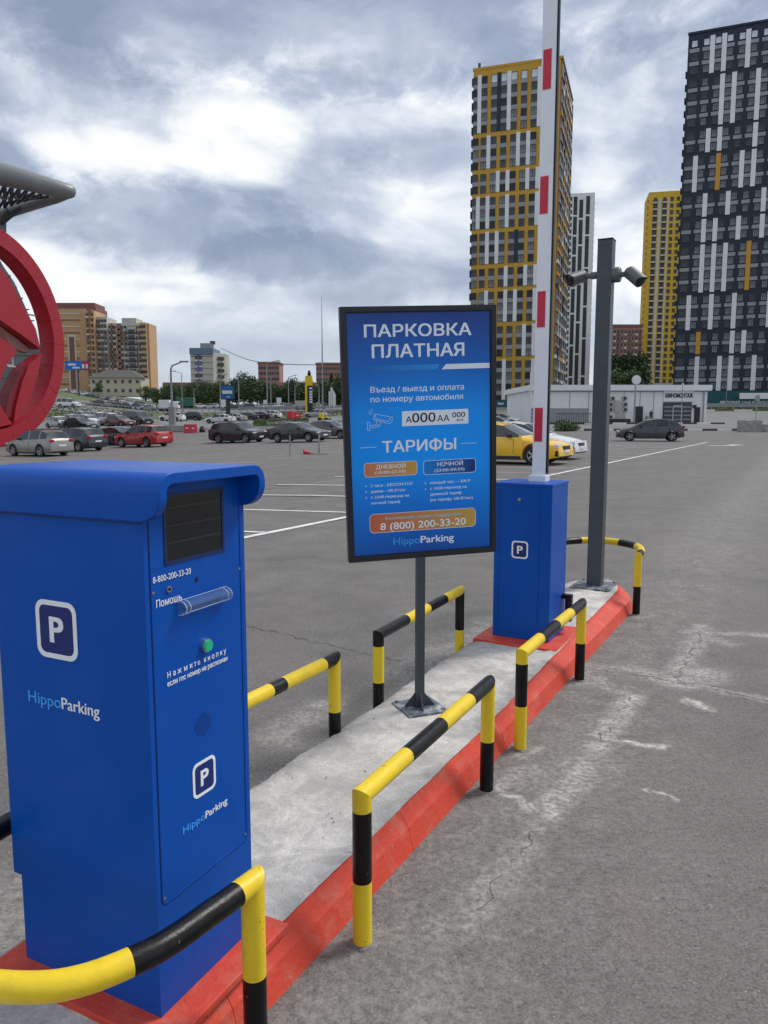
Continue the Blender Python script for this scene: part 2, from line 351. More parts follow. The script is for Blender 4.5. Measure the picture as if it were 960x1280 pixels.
# ---------------------------------------------------------------- asphalt and ground
def asphalt_mat():
    m=bpy.data.materials.new('parking_lot_asphalt'); m.use_nodes=True; t=m.node_tree; bs=t.nodes['Principled BSDF']; q=NB(t)
    c=q.n('ShaderNodeNewGeometry').outputs['Position']
    big=q.noise(c,.35,5,.6,.3); mid=q.noise(c,2.3,7,.65,.4); fine=q.noise(c,110,3,.7); agg=q.noise(c,38,4,.6)
    val=q.m('ADD',q.m('MULTIPLY',big,.055),q.m('ADD',q.m('MULTIPLY',mid,.085),q.m('MULTIPLY',agg,.11)))
    val=q.m('ADD',q.m('ADD',val,.006),q.m('MULTIPLY',q.m('SUBTRACT',fine,.5),.33))
    vor=q.n('ShaderNodeTexVoronoi'); q.put(vor.inputs['Vector'],c); vor.inputs['Scale'].default_value=95
    spk=q.ramp(vor.outputs[0],[(.10,1.),(.2,0.)]); spn=q.ramp(q.noise(c,55,2,.5),[(.58,0.),(.66,1.)])
    val=q.m('ADD',val,q.m('MULTIPLY',q.m('MULTIPLY',spk,spn),.40))
    pt=q.n('ShaderNodeTexVoronoi'); q.put(pt.inputs['Vector'],c); pt.inputs['Scale'].default_value=7.; pt.inputs['Randomness'].default_value=1.
    pit=q.m('MULTIPLY',q.ramp(pt.outputs[0],[(.035,1.),(.07,0.)]),q.ramp(q.noise(c,3,2,.5),[(.5,0.),(.6,1.)]))
    val=q.m('MULTIPLY',val,q.m('SUBTRACT',1.,q.m('MULTIPLY',pit,.6)))
    base=q.vm('MULTIPLY',q.comb(val,val,val),(1.09,1.015,.94))
    wv=q.n('ShaderNodeTexNoise'); q.put(wv.inputs['Vector'],c); wv.inputs['Scale'].default_value=2.6; wv.inputs['Detail'].default_value=6
    cw=q.vm('ADD',c,q.vm('MULTIPLY',q.vm('SUBTRACT',wv.outputs[1],(.5,.5,.5)),(.55,.55,0.)))
    wf=q.n('ShaderNodeTexNoise'); q.put(wf.inputs['Vector'],c); wf.inputs['Scale'].default_value=9.; wf.inputs['Detail'].default_value=7
    cf=q.vm('ADD',c,q.vm('MULTIPLY',q.vm('SUBTRACT',wf.outputs[1],(.5,.5,.5)),(.16,.16,0.)))
    def dist(a,b_,P):
        dx,dy=b_[0]-a[0],b_[1]-a[1]; L=math.hypot(dx,dy); ux,uy=dx/L,dy/L
        rel=q.vm('SUBTRACT',P,(a[0],a[1],0.)); al=q.vm('DOT_PRODUCT',rel,(ux,uy,0.)); pe=q.vm('DOT_PRODUCT',rel,(-uy,ux,0.))
        ov=q.m('MAXIMUM',q.m('MAXIMUM',q.m('MULTIPLY',al,-1.),q.m('SUBTRACT',al,L)),0.)
        return q.m('SQRT',q.m('ADD',q.m('MULTIPLY',pe,pe),q.m('MULTIPLY',ov,ov)))
    g1=q.ramp(q.noise(c,7,8,.7,.5),[(.33,0.),(.66,1.)]); g2=q.ramp(q.noise(c,24,7,.75),[(.3,.2),(.68,1.)])
    cg=q.m('MULTIPLY',g1,g2)
    dust=None
    for a,b_,wd,am,P_ in (((1.418,4.231),(.667,2.95),.085,1.25,cf),((.667,2.95),(.254,2.254),.10,.75,cf),((.3,2.3),(.12,1.9),.13,.55,cw),((1.0,3.5),(.75,3.2),.20,.6,cw),((2.451,5.741),(1.781,4.541),.09,1.05,cf),((1.78,4.54),(1.98,4.66),.17,1.15,cf),((1.5,4.72),(1.9,4.62),.13,.8,cf),((2.28,5.6),(2.83,5.52),.06,.9,cf),((2.30,5.62),(2.45,5.3),.09,.7,cf),((1.324,4.855),(2.182,4.199),.045,1.1,cf),((1.2,4.5),(1.35,4.8),.13,.8,cf),((1.42,4.23),(1.30,4.6),.10,.9,cf),((1.139,3.645),(1.347,3.574),.030,1.9,cf),((1.722,4.199),(1.787,4.076),.040,1.6,cf),((.492,3.177),(.587,3.0),.025,1.6,cf),((.587,3.017),(.70,2.93),.028,1.5,cf),((.50,3.2),(.66,3.3),.10,.8,cf),((.64,3.50),(.74,3.56),.06,.9,cf),((1.18,4.5),(1.3,4.6),.08,.9,cf),((1.116,3.177),(1.247,3.051),.015,1.0,cf),((2.0,6.0),(2.2,6.1),.08,.6,cf),((.05,2.3),(.5,2.95),.12,.35,cw),((-.5,3.6),(-.35,4.2),.10,.7,cw),((.15,4.6),(.9,6.0),.18,.6,cw),((-1.2,2.2),(-.7,3.0),.30,.5,cw),((-.9,1.2),(-1.3,2.2),.3,.5,cw)):
        k=q.m('MULTIPLY',q.gauss(dist(a,b_,P_),wd),am); dust=k if dust is None else q.m('MAXIMUM',dust,k)
    dust=q.m('MULTIPLY',dust,q.m('ADD',q.m('MULTIPLY',cg,.95),.15),clamp=True)
    # general whitish film beside the island
    isl=q.vm('DOT_PRODUCT',c,(NV.x,NV.y,0.)); film=q.m('MULTIPLY',q.gauss(q.m('ADD',isl,1.0),.62),q.m('MULTIPLY',cg,.42))
    sof=q.m('MULTIPLY',q.ramp(q.noise(c,1.3,8,.7,.7),[(.48,0.),(.74,1.)]),.20)
    dust=q.m('MAXIMUM',dust,q.m('MAXIMUM',film,q.m('MULTIPLY',sof,g2)))
    dust=q.m('MULTIPLY',dust,q.m('ADD',.35,q.m('MULTIPLY',q.ramp(agg,[(.36,0.),(.60,1.)]),.75)),clamp=True)
    base=q.mix(dust,base,(.56,.535,.50))
    rust=q.m('MULTIPLY',q.gauss(dist((.82,2.42),(.79,2.16),cf),.06),g2); base=q.mix(q.m('MULTIPLY',rust,.2,clamp=True),base,(.30,.17,.12))
    crk=None
    for a,b_,wd in (((2.46,5.75),(1.79,4.55),.006),((1.41,4.22),(1.07,3.65),.005),((1.25,4.90),(2.9,3.64),.013),((1.4,4.72),(2.0,4.40),.007),((.66,2.94),(.30,2.33),.003),((-1.1,5.8),(.1,4.9),.012)):
        k=q.gauss(dist(a,b_,cf),wd); crk=k if crk is None else q.m('MAXIMUM',crk,k)
    crk=q.m('MULTIPLY',crk,q.ramp(q.noise(c,5,3,.6),[(.35,.1),(.55,1.)]))
    base=q.mix(q.m('MULTIPLY',crk,.7,clamp=True),base,(.055,.052,.05))
    # faint tyre sweeps across the lot
    tw=q.gauss(q.m('SUBTRACT',q.vm('DISTANCE',cw,(-9.,22.,0.)),7.3),.22); tw2=q.gauss(q.m('SUBTRACT',q.vm('DISTANCE',cw,(-1.5,-3.,0.)),11.6),.2)
    base=q.mix(q.m('MULTIPLY',q.m('MAXIMUM',tw,tw2),.18),base,(.07,.07,.07))
    q.put(bs.inputs['Base Color'],base); bs.inputs['Roughness'].default_value=.82; bs.inputs['Specular IOR Level'].default_value=.35
    hgt=q.m('SUBTRACT',q.m('ADD',q.m('MULTIPLY',fine,.5),q.m('MULTIPLY',agg,.8)),q.m('MULTIPLY',crk,1.5))
    bp=q.n('ShaderNodeBump'); bp.inputs['Strength'].default_value=.55; bp.inputs['Distance'].default_value=.006; q.put(bp.inputs['Height'],hgt); q.put(bs.inputs['Normal'],bp.outputs[0])
    return m
M['asph']=asphalt_mat()
def frange(a,b_,s):
    r=[]; 
    while a<b_-1e-6: r.append(a); a+=s
    return r
YG=sorted(set([-40,-10,0]+frange(3,12,3)+frange(12,60,4)+[60,64,68,72,75,78,81,84,88,92,96,100,105,110,115,120,126,132,138,145,152,160,168,176,185,195,205,215,225,235,245,255,265,290,320,350,400,470,560,700,1000,1600,3500]))
XG=[-3500,-1600,-900,-600,-450,-350,-280,-230,-190]+frange(-160,160,4)+[160,190,230,280,350,450,600,900,1600,3500]
def zone(X,Y):
    q=X/max(Y,1.); px=480+960*q
    if Y<88: return 'parking_lot'
    if px<185:
        return 'road' if Y<109 else ('ground' if Y<145 else ('road' if Y<178 else ('ground' if Y<190 else ('road' if Y<245 else 'ground'))))
    if px<600:
        if Y<96: return 'verge' if 300<px<440 else 'road'
        if Y<145: return 'verge' if 318<px<380 and Y<138 else 'road'
        if Y<190: return 'ground'
        return 'road' if Y<250 else 'ground'
    if Y<140: return 'road'
    if Y<190: return 'dry_verge'
    return 'ground'
ZM={'parking_lot':'asph','road':'road','ground':'grass','verge':'grass','dry_verge':'earth'}
def build_ground():
    V={};per={}
    for j in range(len(YG)-1):
        for i in range(len(XG)-1):
            cx,cy=(XG[i]+XG[i+1])/2,(YG[j]+YG[j+1])/2; k=zone(cx,cy)
            vs,fs,ix=per.setdefault(k,([],[],{}))
            f=[]
            for a,c in ((i,j),(i+1,j),(i+1,j+1),(i,j+1)):
                if (a,c) not in ix: ix[(a,c)]=len(vs); vs.append((XG[a],YG[c],G(XG[a],YG[c])))
                f.append(ix[(a,c)])
            fs.append(tuple(f))
    for k,(vs,fs,_) in per.items():
        mb=MB(); mb.mat(ZM[k]); mb.add(vs,fs); tag(mb.build(k),kind='structure')
build_ground()
# markings -------------------------------------------------------------
def strip(name,pts,wd,m,dz=.006,label=None,cat=None,group=None,kind='structure',parent=None):
    mb=MB(); mb.mat(m); P=[]
    for i in range(len(pts)-1):
        a,c=Vector(pts[i][:2]),Vector(pts[i+1][:2]); n=max(1,int((c-a).length/2.))
        for k in range(n): P.append(a.lerp(c,k/n))
    P.append(Vector(pts[-1][:2])); vs=[]
    for i,p in enumerate(P):
        t=(P[min(i+1,len(P)-1)]-P[max(i-1,0)]).normalized(); nn=Vector((-t.y,t.x))*wd/2
        for q in (p+nn,p-nn): vs.append((q.x,q.y,G(q.x,q.y)+dz))
    mb.add(vs,[(2*i,2*i+1,2*i+3,2*i+2) for i in range(len(P)-1)]); return tag(mb.build(name,parent=parent),label,cat,group,kind)
MA=Vector((-1.909,10.062)); MU=Vector((.5007,.8656)); WD=Vector((-.942,.336))
bay=tag(empty('bay_marking',(0,0,0)),kind='structure')
strip('bay_line',[MA-MU*9,MA+MU*44.6],.12,'line',.007,kind=None,parent=bay)
for k in range(-2,15):
    s=MA+MU*(3.2+2.62*k); strip('bay_line',[s-WD*.0,s+WD*5.3],.10,'line' if k<4 else 'linew',.011,kind=None,parent=bay)
for row,(off,ln) in enumerate(((13.5,10.5),(30.,10.5))):
    for k in range(0,16):
        s=MA+WD*off+MU*(6+2.62*k); strip('bay_line',[s,s+WD*ln],.10,'linew',.008,kind=None,parent=bay)
for a,c in (((12,46),(13.3,43.2)),((17.8,62),(19,60)),((24,66),(24.6,64)),((31,66),(31.5,64.2))): strip('bay_line',[a,c],.12,'line',.009,kind=None,parent=bay)
# arrow marking
mb=MB(); mb.mat('line'); c=Vector((19.2,43.2)); 
for poly in ([(-1.3,-.25),(-.3,-.2),(.4,.25),(.3,.75),(1.1,1.1),(1.15,.1),(.75,.2),(.1,-.45),(-1.0,-.65)],):
    mb.quad(*[(c.x+x_,c.y+y_,G(c.x,c.y)+.012) for x_,y_ in poly][::-1])
tag(mb.build('direction_arrow'),kind='structure')
# kerbs across the far side
def kerb(name,px0,px1,Y,pieces,mats,h=.16,dep=.35,lab=None):
    root=tag(empty(name,gp((px0+px1)/2,Y)),kind='structure'); o=root.location
    for k in range(pieces):
        a=gp(px0+(px1-px0)*k/pieces,Y); c=gp(px0+(px1-px0)*(k+1)/pieces,Y); d=c-a
        mb=MB(); mb.mat(mats[k%len(mats)]); az_=math.atan2(d.y,d.x); zl=(a.z+c.z)/2
        mb.box((a+c)/2-o+Vector((0,0,h/2-.15)),(d.xy.length-.03,dep,h+.3),az_); ob=mb.build('kerb_stone',parent=root)
kerb('kerb_strip',-60,600,88,36,['kerbc'],.22,.5)
kerb('kerb_strip',600,960+120,78,26,['kerbw','kerbd'],.2,.5)
kerb('kerb_strip',870,1080,141,9,['kerbw','earth'],.25,.4)
kerb('kerb_strip',660,905,99,14,['kerbw','kerbd'],.2,.5)
# ---------------------------------------------------------------- traffic island
def conc_mat():
    m=bpy.data.materials.new('island_concrete'); m.use_nodes=True; t=m.node_tree; bs=t.nodes['Principled BSDF']; q=NB(t)
    c=q.n('ShaderNodeNewGeometry').outputs['Position']
    a=q.noise(c,3.,7,.65,.5); b_=q.noise(c,14,8,.7,.4); f=q.noise(c,130,3,.7)
    v=q.m('ADD',q.m('ADD',q.m('MULTIPLY',a,.2),q.m('MULTIPLY',b_,.26)),q.m('ADD',q.m('MULTIPLY',f,.40),.055))
    g=q.ramp(q.noise(c,5,8,.7,.8),[(.42,0.),(.62,1.)])
    col=q.mix(g,q.vm('MULTIPLY',q.comb(v,v,v),(.86,.825,.775)),q.vm('MULTIPLY',q.comb(v,v,v),(1.28,1.215,1.13)))
    ed=q.vm('DOT_PRODUCT',c,(NV.x,NV.y,0.)); dk=q.m('MULTIPLY',q.gauss(q.m('ADD',ed,1.87),.10),q.ramp(b_,[(.35,0.),(.6,1.)]))
    col=q.mix(q.m('MULTIPLY',dk,.55),col,(.14,.13,.12))
    q.put(bs.inputs['Base Color'],col); bs.inputs['Roughness'].default_value=.9
    bp=q.n('ShaderNodeBump'); bp.inputs['Strength'].default_value=.8; bp.inputs['Distance'].default_value=.008
    q.put(bp.inputs['Height'],q.m('ADD',q.m('MULTIPLY',b_,1.),q.m('MULTIPLY',f,.5))); q.put(bs.inputs['Normal'],bp.outputs[0]); return m
M['conc']=conc_mat()
isl=tag(empty('traffic_island',I(-1.5,3.7)),kind='structure'); OI=isl.location.copy()
ZI=.135
def oin(s):  # inner edge of the painted kerb
    return -1.262-.075*max(0,min(1,(s-3.2)/3.2))
def oleft(s): return -1.865+.003*math.sin(s*4.1)+.003*math.sin(s*13.7)
mb=MB(); mb.mat('conc'); S=[-.6+.03*i for i in range(253)]; n=14; base=[]
SE=6.95
for s in S:
    e=max(0,(s-6.35)/(SE-6.35)); 
    if e>1: e=1
    rr=math.sqrt(max(0,1-e**2.2)); c0=-1.57
    rq=random.Random(int(s*333)); a,c=oleft(s)+rq.uniform(-.005,.005),oin(s)+.005+rq.uniform(0,1)**2*.004
    a=c0+(a-c0)*max(rr,.02); c=c0+(c-c0)*max(rr,.02)
    rnd=random.Random(int(s*100))
    row=[(a-.03,0.-.01),(a-.012+rnd.uniform(-.006,.006),ZI-.03)]
    for k in range(n):
        f=k/(n-1); row.append((a+(c-a)*f,ZI+.009*(k>=n-2)-.012*(k==0)+.004*math.sin(s*9+k*1.7)*math.sin(k*.9+s*4)))
    base.append((s,row))
vs=[];fs=[]
for s,row in base:
    for o_,z_ in row: vs.append(I(o_,min(s,SE),z_)-OI)
W_=n+2
for i in range(len(base)-1):
    for k in range(W_-1): fs.append((i*W_+k,i*W_+k+1,(i+1)*W_+k+1,(i+1)*W_+k))
mb.add(vs,fs); mb.build('concrete_top',parent=isl,smooth=50)
# painted kerb stones, laid one by one
ks=[-.6+i*1.0 for i in range(8)]; ks[-1]=6.4
def kprof(s):
    t=max(0,(s-6.35)/(SE-6.35)); rr=math.sqrt(max(0,1-min(t,1)**2.2)); 
    f=lambda o_: -1.57+(o_+1.57)*max(rr,.0)
    return [(f(oin(s)),ZI-.05),(f(oin(s)),ZI+.006),(f(-1.252-.05*max(0,min(1,(s-3.2)/3.2))),ZI+.004),(f(-1.216),.082),(f(-1.190),-.01)]
for i in range(7):
    s0,s1=ks[i]+.0012,ks[i+1]-.0012; N_=8; vs=[];fs=[]
    for k in range(N_+1):
        s=s0+(s1-s0)*k/N_
        for o_,z_ in kprof(s): vs.append(I(o_,s,z_)-OI)
    for k in range(N_):
        for j in range(4): fs.append((k*5+j,(k+1)*5+j,(k+1)*5+j+1,k*5+j+1))
    fs+=[(4,3,2,1,0),tuple(N_*5+j for j in range(5))]
    mb=MB(); mb.mat('red'); mb.add(vs,fs); mb.build('kerb_stone',parent=isl)
vs=[];fs=[];N_=16
for k in range(N_+1):
    s=6.403+(SE-6.403)*math.sin(k/N_*math.pi/2)
    for o_,z_ in kprof(s): vs.append(I(o_,s,z_)-OI)
for k in range(N_):
    for j in range(4): fs.append((k*5+j,(k+1)*5+j,(k+1)*5+j+1,k*5+j+1))
mb=MB(); mb.mat('red'); mb.add(vs,fs); mb.build('kerb_stone',parent=isl)
# red painted pads under the two cabinets (pieces of the island)
def pad(s0,s1,o0,o1,z=.012):
    mb=MB(); mb.mat('red'); mb.box((0,0,z/2-.01),(o1-o0,s1-s0,z+.02),ANG,bev=.004); return mb.build('red_painted_pad',parent=isl,loc=I((o0+o1)/2,(s0+s1)/2,ZI+.004)-OI)
pad(4.60,5.20,-1.86,-1.30); 
mb=MB(); mb.mat('red'); mb.box((0,0,.003),(.62,.50,.022),math.atan2(-.4475,.8943),bev=.004)
mb.build('red_painted_pad',parent=isl,loc=Vector((-.54,1.697,0))+Vector((.4475,.8943,0))*.185+Vector((-.8943,.4475,0))*.23+Vector((0,0,ZI+.004))-OI)
# dust, chips and pebbles around the island
mb=MB(); mb.mat('block'); rnd=random.Random(3)
for i in range(700):
    s=rnd.uniform(.6,6.6); o_=rnd.choice([rnd.gauss(-1.14,.05),rnd.uniform(-1.15,-.2),rnd.gauss(-1.93,.06),rnd.uniform(-1.8,-1.3)]); z_=ZI+.004 if -1.85<o_<-1.27 else .0
    if -1.27<=o_<-1.185: continue
    p=I(o_,s,z_); r_=rnd.uniform(.0015,.0055)*(1.5 if rnd.random()<.08 else 1)
    mb.add([p+Vector((r_*rnd.uniform(.7,1.3)*a,r_*rnd.uniform(.7,1.3)*c,r_*d)) for a,c,d in ((1,0,0),(0,1,0),(-1,0,0),(0,-1,0),(.1,.1,.9))],[(0,1,4),(1,2,4),(2,3,4),(3,0,4)])
tag(mb.build('grit'),'loose grit and small stones scattered on the concrete island and beside its kerb','grit',kind='stuff')
# ---------------------------------------------------------------- barrier rails
RD=.0295
def bands(pts,cuts):
    """insert rings at arc lengths cuts; cuts=[(length,mat),...] gives the material until that length"""
    P=[Vector(p) for p in pts]; L=[0.]
    for i in range(1,len(P)): L.append(L[-1]+(P[i]-P[i-1]).length)
    allL=sorted(set([round(l,5) for l in L]+[round(c,5) for c,_ in cuts if c<L[-1]]))
    Q=[];ms=[]
    for l in allL:
        for i in range(len(L)-1):
            if L[i]-1e-5<=l<=L[i+1]+1e-5: Q.append(P[i].lerp(P[i+1],0 if L[i+1]==L[i] else (l-L[i])/(L[i+1]-L[i]))); break
    for k in range(len(allL)-1):
        mid=(allL[k]+allL[k+1])/2
        for c,m in cuts:
            if mid<c: ms.append(m); break
        else: ms.append(cuts[-1][1])
    return Q,ms
def ringpath(P,r,n=20):
    """rings along a path with true mitres; each ring is the last one pushed along the segment onto the mitre plane"""
    d=(P[1]-P[0]).normalized(); up=Vector((0,0,1)) if abs(d.z)<.9 else Vector((1,0,0)); a=d.cross(up).normalized(); b_=a.cross(d)
    R_=[[P[0]+(a*math.cos(k*6.28318/n)+b_*math.sin(k*6.28318/n))*r for k in range(n)]]
    for i in range(1,len(P)):
        d=(P[i]-P[i-1]).normalized(); e=(P[i+1]-P[i]).normalized() if i+1<len(P) else d; nn=(d+e).normalized()
        R_.append([v+d*((P[i]-v).dot(nn)/d.dot(nn)) for v in R_[-1]])
    return R_
def bandmesh(P,R_,cuts):
    mb=MB(); n=len(R_[0]); L=0.; rows=[]; ms=[]
    def mt(l):
        for c,m in cuts:
            if l<c: return m
        return cuts[-1][1]
    for i in range(len(P)-1):
        l=(P[i+1]-P[i]).length; ts=[0.]+[(c-L)/l for c,_ in cuts if L+.004<c<L+l-.004]+[1.]
        for k in range(len(ts)-1):
            d_=(P[i+1]-P[i]).normalized()
            def rg(t): 
                if t<=0: return R_[i]
                if t>=1: return R_[i+1]
                q=P[i].lerp(P[i+1],t); return [v+d_*(q-v).dot(d_) for v in R_[i]]
            a=rg(ts[k]); c=rg(ts[k+1])
            if not rows: rows.append(a)
            rows.append(c); ms.append(mt(L+l*(ts[k]+ts[k+1])/2))
        L+=l
    vs=[p for r in rows for p in r]
    mb.v=[tuple(p) for p in vs]
    for j,m in enumerate(ms):
        mb.mat(m)
        for k in range(n): mb.f.append((j*n+k,(j+1)*n+k,(j+1)*n+(k+1)%n,j*n+(k+1)%n)); mb.mi.append(mb.cur)
    return mb
def guard(label,posts,railpts,railcuts,postcuts,zt=.478,cat='guard rail'):
    root=empty('safety_rail',posts[0]); o=root.location.copy(); tag(root,label,cat,'black and yellow safety rails round the traffic island')
    P=[posts[0]-o]+[Vector(p)-o for p in railpts]+[posts[1]-o]; R_=ringpath(P,RD)
    bandmesh(P[1:-1],R_[1:-1],railcuts).build('rail',parent=root,smooth=50)
    bandmesh(P[:2],R_[:2],postcuts[0]).build('post',parent=root,smooth=50)
    bandmesh(P[-2:][::-1],R_[-2:][::-1],postcuts[1]).build('post',parent=root,smooth=50)
    for p in posts:
        mb=MB(); mb.mat('foot'); r_=random.Random(int(p.x*1000)); k=14; vs=[p-o+Vector((math.cos(a)*r,math.sin(a)*r,z_)) for r,z_ in ((RD*1.5,.0),(RD*1.2,.006),(RD*.9,.007)) for a,r in [(6.283*i/k,r*r_.uniform(.85,1.25)) for i in range(k)]]
        mb.add(vs,[(j*k+i,j*k+(i+1)%k,(j+1)*k+(i+1)%k,(j+1)*k+i) for j in range(2) for i in range(k)]); mb.build('footing',parent=root,smooth=60)
    return root
def straight(label,A,B_,rc,pc,zt=.478):
    A=Vector((*A,0.)); B_=Vector((*B_,0.)); a=Vector((A.x,A.y,zt)); c=Vector((B_.x,B_.y,zt))
    guard(label,[A,B_],[a,c],rc,pc,zt)
Y_,K_='yel','blk'
straight('right rail nearest the viewer with its front end yellow, beside the red kerb',(-.066,2.175),(.442,3.141),[(.30,Y_),(.59,K_),(.87,Y_),(9,K_)],[[(.205,Y_),(.43,K_),(9,Y_)],[(.225,K_),(9,Y_)]])
straight('right rail in front of the slim blue barrier cabinet, beside the red kerb',(.66,3.56),(1.196,4.542),[(.28,Y_),(.57,K_),(.86,Y_),(9,K_)],[[(.22,Y_),(.43,K_),(9,Y_)],[(.235,K_),(9,Y_)]])
straight('left rail that comes out from behind the big blue kiosk',I(-1.895,1.92)[:2],(-.232,3.475),[(.36,Y_),(.68,K_),(.96,Y_),(9,K_)] and [(.25,K_),(.53,Y_),(.60,K_),(.62,K_),(.92,Y_),(9,K_)],[[(.23,K_),(9,Y_)],[(.225,K_),(9,Y_)]])
straight('left rail behind the sign pole with a black near elbow',(-.029,3.875),(.494,4.892),[(.33,K_),(.62,Y_),(.88,K_),(9,Y_)],[[(.225,K_),(.42,Y_),(9,K_)],[(.22,Y_),(9,K_)]])
def spline(C,n=10):
    P=[]; C=[Vector(c) for c in C]; C=[C[0]*2-C[1]]+C+[C[-1]*2-C[-2]]
    for i in range(1,len(C)-2):
        for k in range(n):
            t=k/n; a,b_,c,d=C[i-1:i+3]; P.append(.5*((2*b_)+(-a+c)*t+(2*a-5*b_+4*c-d)*t*t+(-a+3*b_-3*c+d)*t**3))
    P.append(C[-2]); return P
zt=.478
A,B_=I(-1.117,1.37),I(-1.885,1.37)
guard('curved rail at the near end of the island bending in front of the big kiosk',[A,B_],spline([I(-1.117,1.37,zt),I(-1.128,1.24,zt),I(-1.155,1.06,zt),I(-1.26,.90,zt),I(-1.5,.82,zt),I(-1.74,.90,zt),I(-1.85,1.08,zt),I(-1.88,1.24,zt),I(-1.885,1.37,zt)]),[(.055,Y_),(.345,K_),(.66,Y_),(.94,K_),(1.2,Y_),(9,K_)],[[(.235,K_),(9,Y_)],[(.235,K_),(9,Y_)]])
A,B_=I(-1.144,6.35),I(-1.90,6.35)
guard('curved rail closing the far end of the island, behind the camera mast',[A,B_],spline([I(-1.144,6.35,zt+.015),I(-1.15,6.50,zt+.02),I(-1.22,6.72,zt+.02),I(-1.42,6.88,zt+.02),I(-1.62,6.89,zt+.02),I(-1.80,6.74,zt+.02),I(-1.88,6.52,zt+.02),I(-1.90,6.35,zt+.015)]),[(.09,K_),(.40,Y_),(.62,K_),(.98,Y_),(9,K_)],[[(.235,K_),(9,Y_)],[(.235,K_),(9,Y_)]],zt+.015)
# ---------------------------------------------------------------- parking emblem (frame and letter only)
def emblem(parent,T,cx,cy,s,rows=True):
    """rounded white frame with a P; s = frame width"""
    mb=MB(); mb.mat('white'); o_=rrect(cx-s/2,cx+s/2,cy-s*.52,cy+s*.52,s*.2,6); i_=rrect(cx-s*.41,cx+s*.41,cy-s*.43,cy+s*.43,s*.13,6)
    ringmesh(mb,o_,i_,.0006,.0016,T); mb.build('emblem_frame',parent=parent)
    mb=MB(); mb.mat('navy'); flat(mb,rrect(cx-s*.41,cx+s*.41,cy-s*.43,cy+s*.43,s*.13,6),.0002,.0010,T); mb.build('emblem_field',parent=parent)
    lettering('P',parent,cx-s*.15,cx+s*.16,cy-s*.22,s*.44,'white',.0012,.045,.001,'emblem_letter',T)
# ---------------------------------------------------------------- big kiosk
KA=math.atan2(-.4475,.8943)
kz=ZI+.016
kio=tag(empty('payment_kiosk',(-.54,1.697,kz),KA),'large bright blue kiosk with a dark display, green button and hooded top','kiosk')
# local frame: x = outwards from the display face (road side), y = along the island away from the camera, z up.  display face is x=0, camera-side face is y=0
W2,D2,ZT=.372,.505,1.462-kz
mb=MB(); mb.mat('blue'); mb.box((-D2/2,W2/2,(.39-kz+ZT)/2),(D2,W2,ZT-(.39-kz)),bev=.0012); mb.build('cabinet_body',parent=kio)
mb=MB(); mb.mat('blue'); mb.box((-.475/2-.0002,W2/2,(.3905-kz)/2),(.475-.0004,W2-.0006,.3905-kz),bev=.0005); mb.build('plinth',parent=kio)
# hood: inverted U swept along x, with rounded lower corners at its front
def hoodsec(out,e):
    """outline (y,z) of the inverted U; out: outer or inner"""
    y0,y1=-.014,W2+.008; zt_,zb=1.478-kz,1.368-kz; r=.045
    t=0. if out else .026
    P=[]; zb2=zb+e
    P.append((y0+t,zb2)); P.append((y0+t,(zb2+zt_-r)/2))
    for k in range(7): a=R(180-90*k/6); P.append((y0+r+(r-t)*math.cos(a),zt_-r+(r-t)*math.sin(a)))
    for k in range(7): a=R(90-90*k/6); P.append((y1-r+(r-t)*math.cos(a),zt_-r+(r-t)*math.sin(a)))
    P.append((y1-t,(zb2+zt_-r)/2)); P.append((y1-t,zb2)); return P
xs=[-D2-.012,-.2,.0,.018,.036,.050,.060,.066]; ee=[0,0,0.,.002,.008,.018,.032,.052]
mb=MB(); mb.mat('blue'); vs=[];fs=[]; nP=len(hoodsec(True,0))
for x_,e_ in zip(xs,ee):
    for L in (hoodsec(True,e_),hoodsec(False,e_)): vs+=[(x_,a,c) for a,c in L]
st=2*nP
for i in range(len(xs)-1):
    for k in range(nP-1):
        fs.append((i*st+k,i*st+k+1,(i+1)*st+k+1,(i+1)*st+k)); fs.append((i*st+nP+k+1,i*st+nP+k,(i+1)*st+nP+k,(i+1)*st+nP+k+1))
    fs.append((i*st+nP,i*st,(i+1)*st,(i+1)*st+nP)); fs.append((i*st+nP-1,i*st+2*nP-1,(i+1)*st+2*nP-1,(i+1)*st+nP-1))
for i,fl in ((len(xs)-1,0),(0,1)):
    for k in range(nP-1):
        f=(i*st+k,i*st+k+1,i*st+nP+k+1,i*st+nP+k); fs.append(f if not fl else f[::-1])
mb.add(vs,fs); hood=mb.build('hood',parent=kio,smooth=35)
md=hood.modifiers.new('b','BEVEL'); md.width=.0025; md.segments=2; md.limit_method='ANGLE'
TF=Matrix(((0,0,1),(1,0,0),(0,1,0)))                   # face x=0 : (a,b,depth) -> (depth,a,b)
def TFk(off=0.): return Matrix(((0,0,1,off),(1,0,0,0),(0,1,0,-kz),(0,0,0,1)))
TFa=TFk()
# screen
mb=MB(); mb.mat('blueseam'); ringmesh(mb,rrect(.066,.286,1.256,1.424,.004,2),rrect(.075,.277,1.265,1.415,.003,2),-.001,.0022,TFa); mb.build('display_surround',parent=kio)
mb=MB(); mb.mat('glass'); flat(mb,rrect(.075,.277,1.265,1.415,.003,2),-.004,.0006,TFa); dsp=mb.build('display',parent=kio)
mb=MB(); mb.mat(mat('display_segments',(.035,.04,.04),.3)); 
for zc in (1.305,1.345,1.388):
    flat(mb,[(.08,zc),(.272,zc),(.272,zc+.0022),(.08,zc+.0022)],.0006,.0011,TFa)
mb.build('display_bar',parent=dsp)
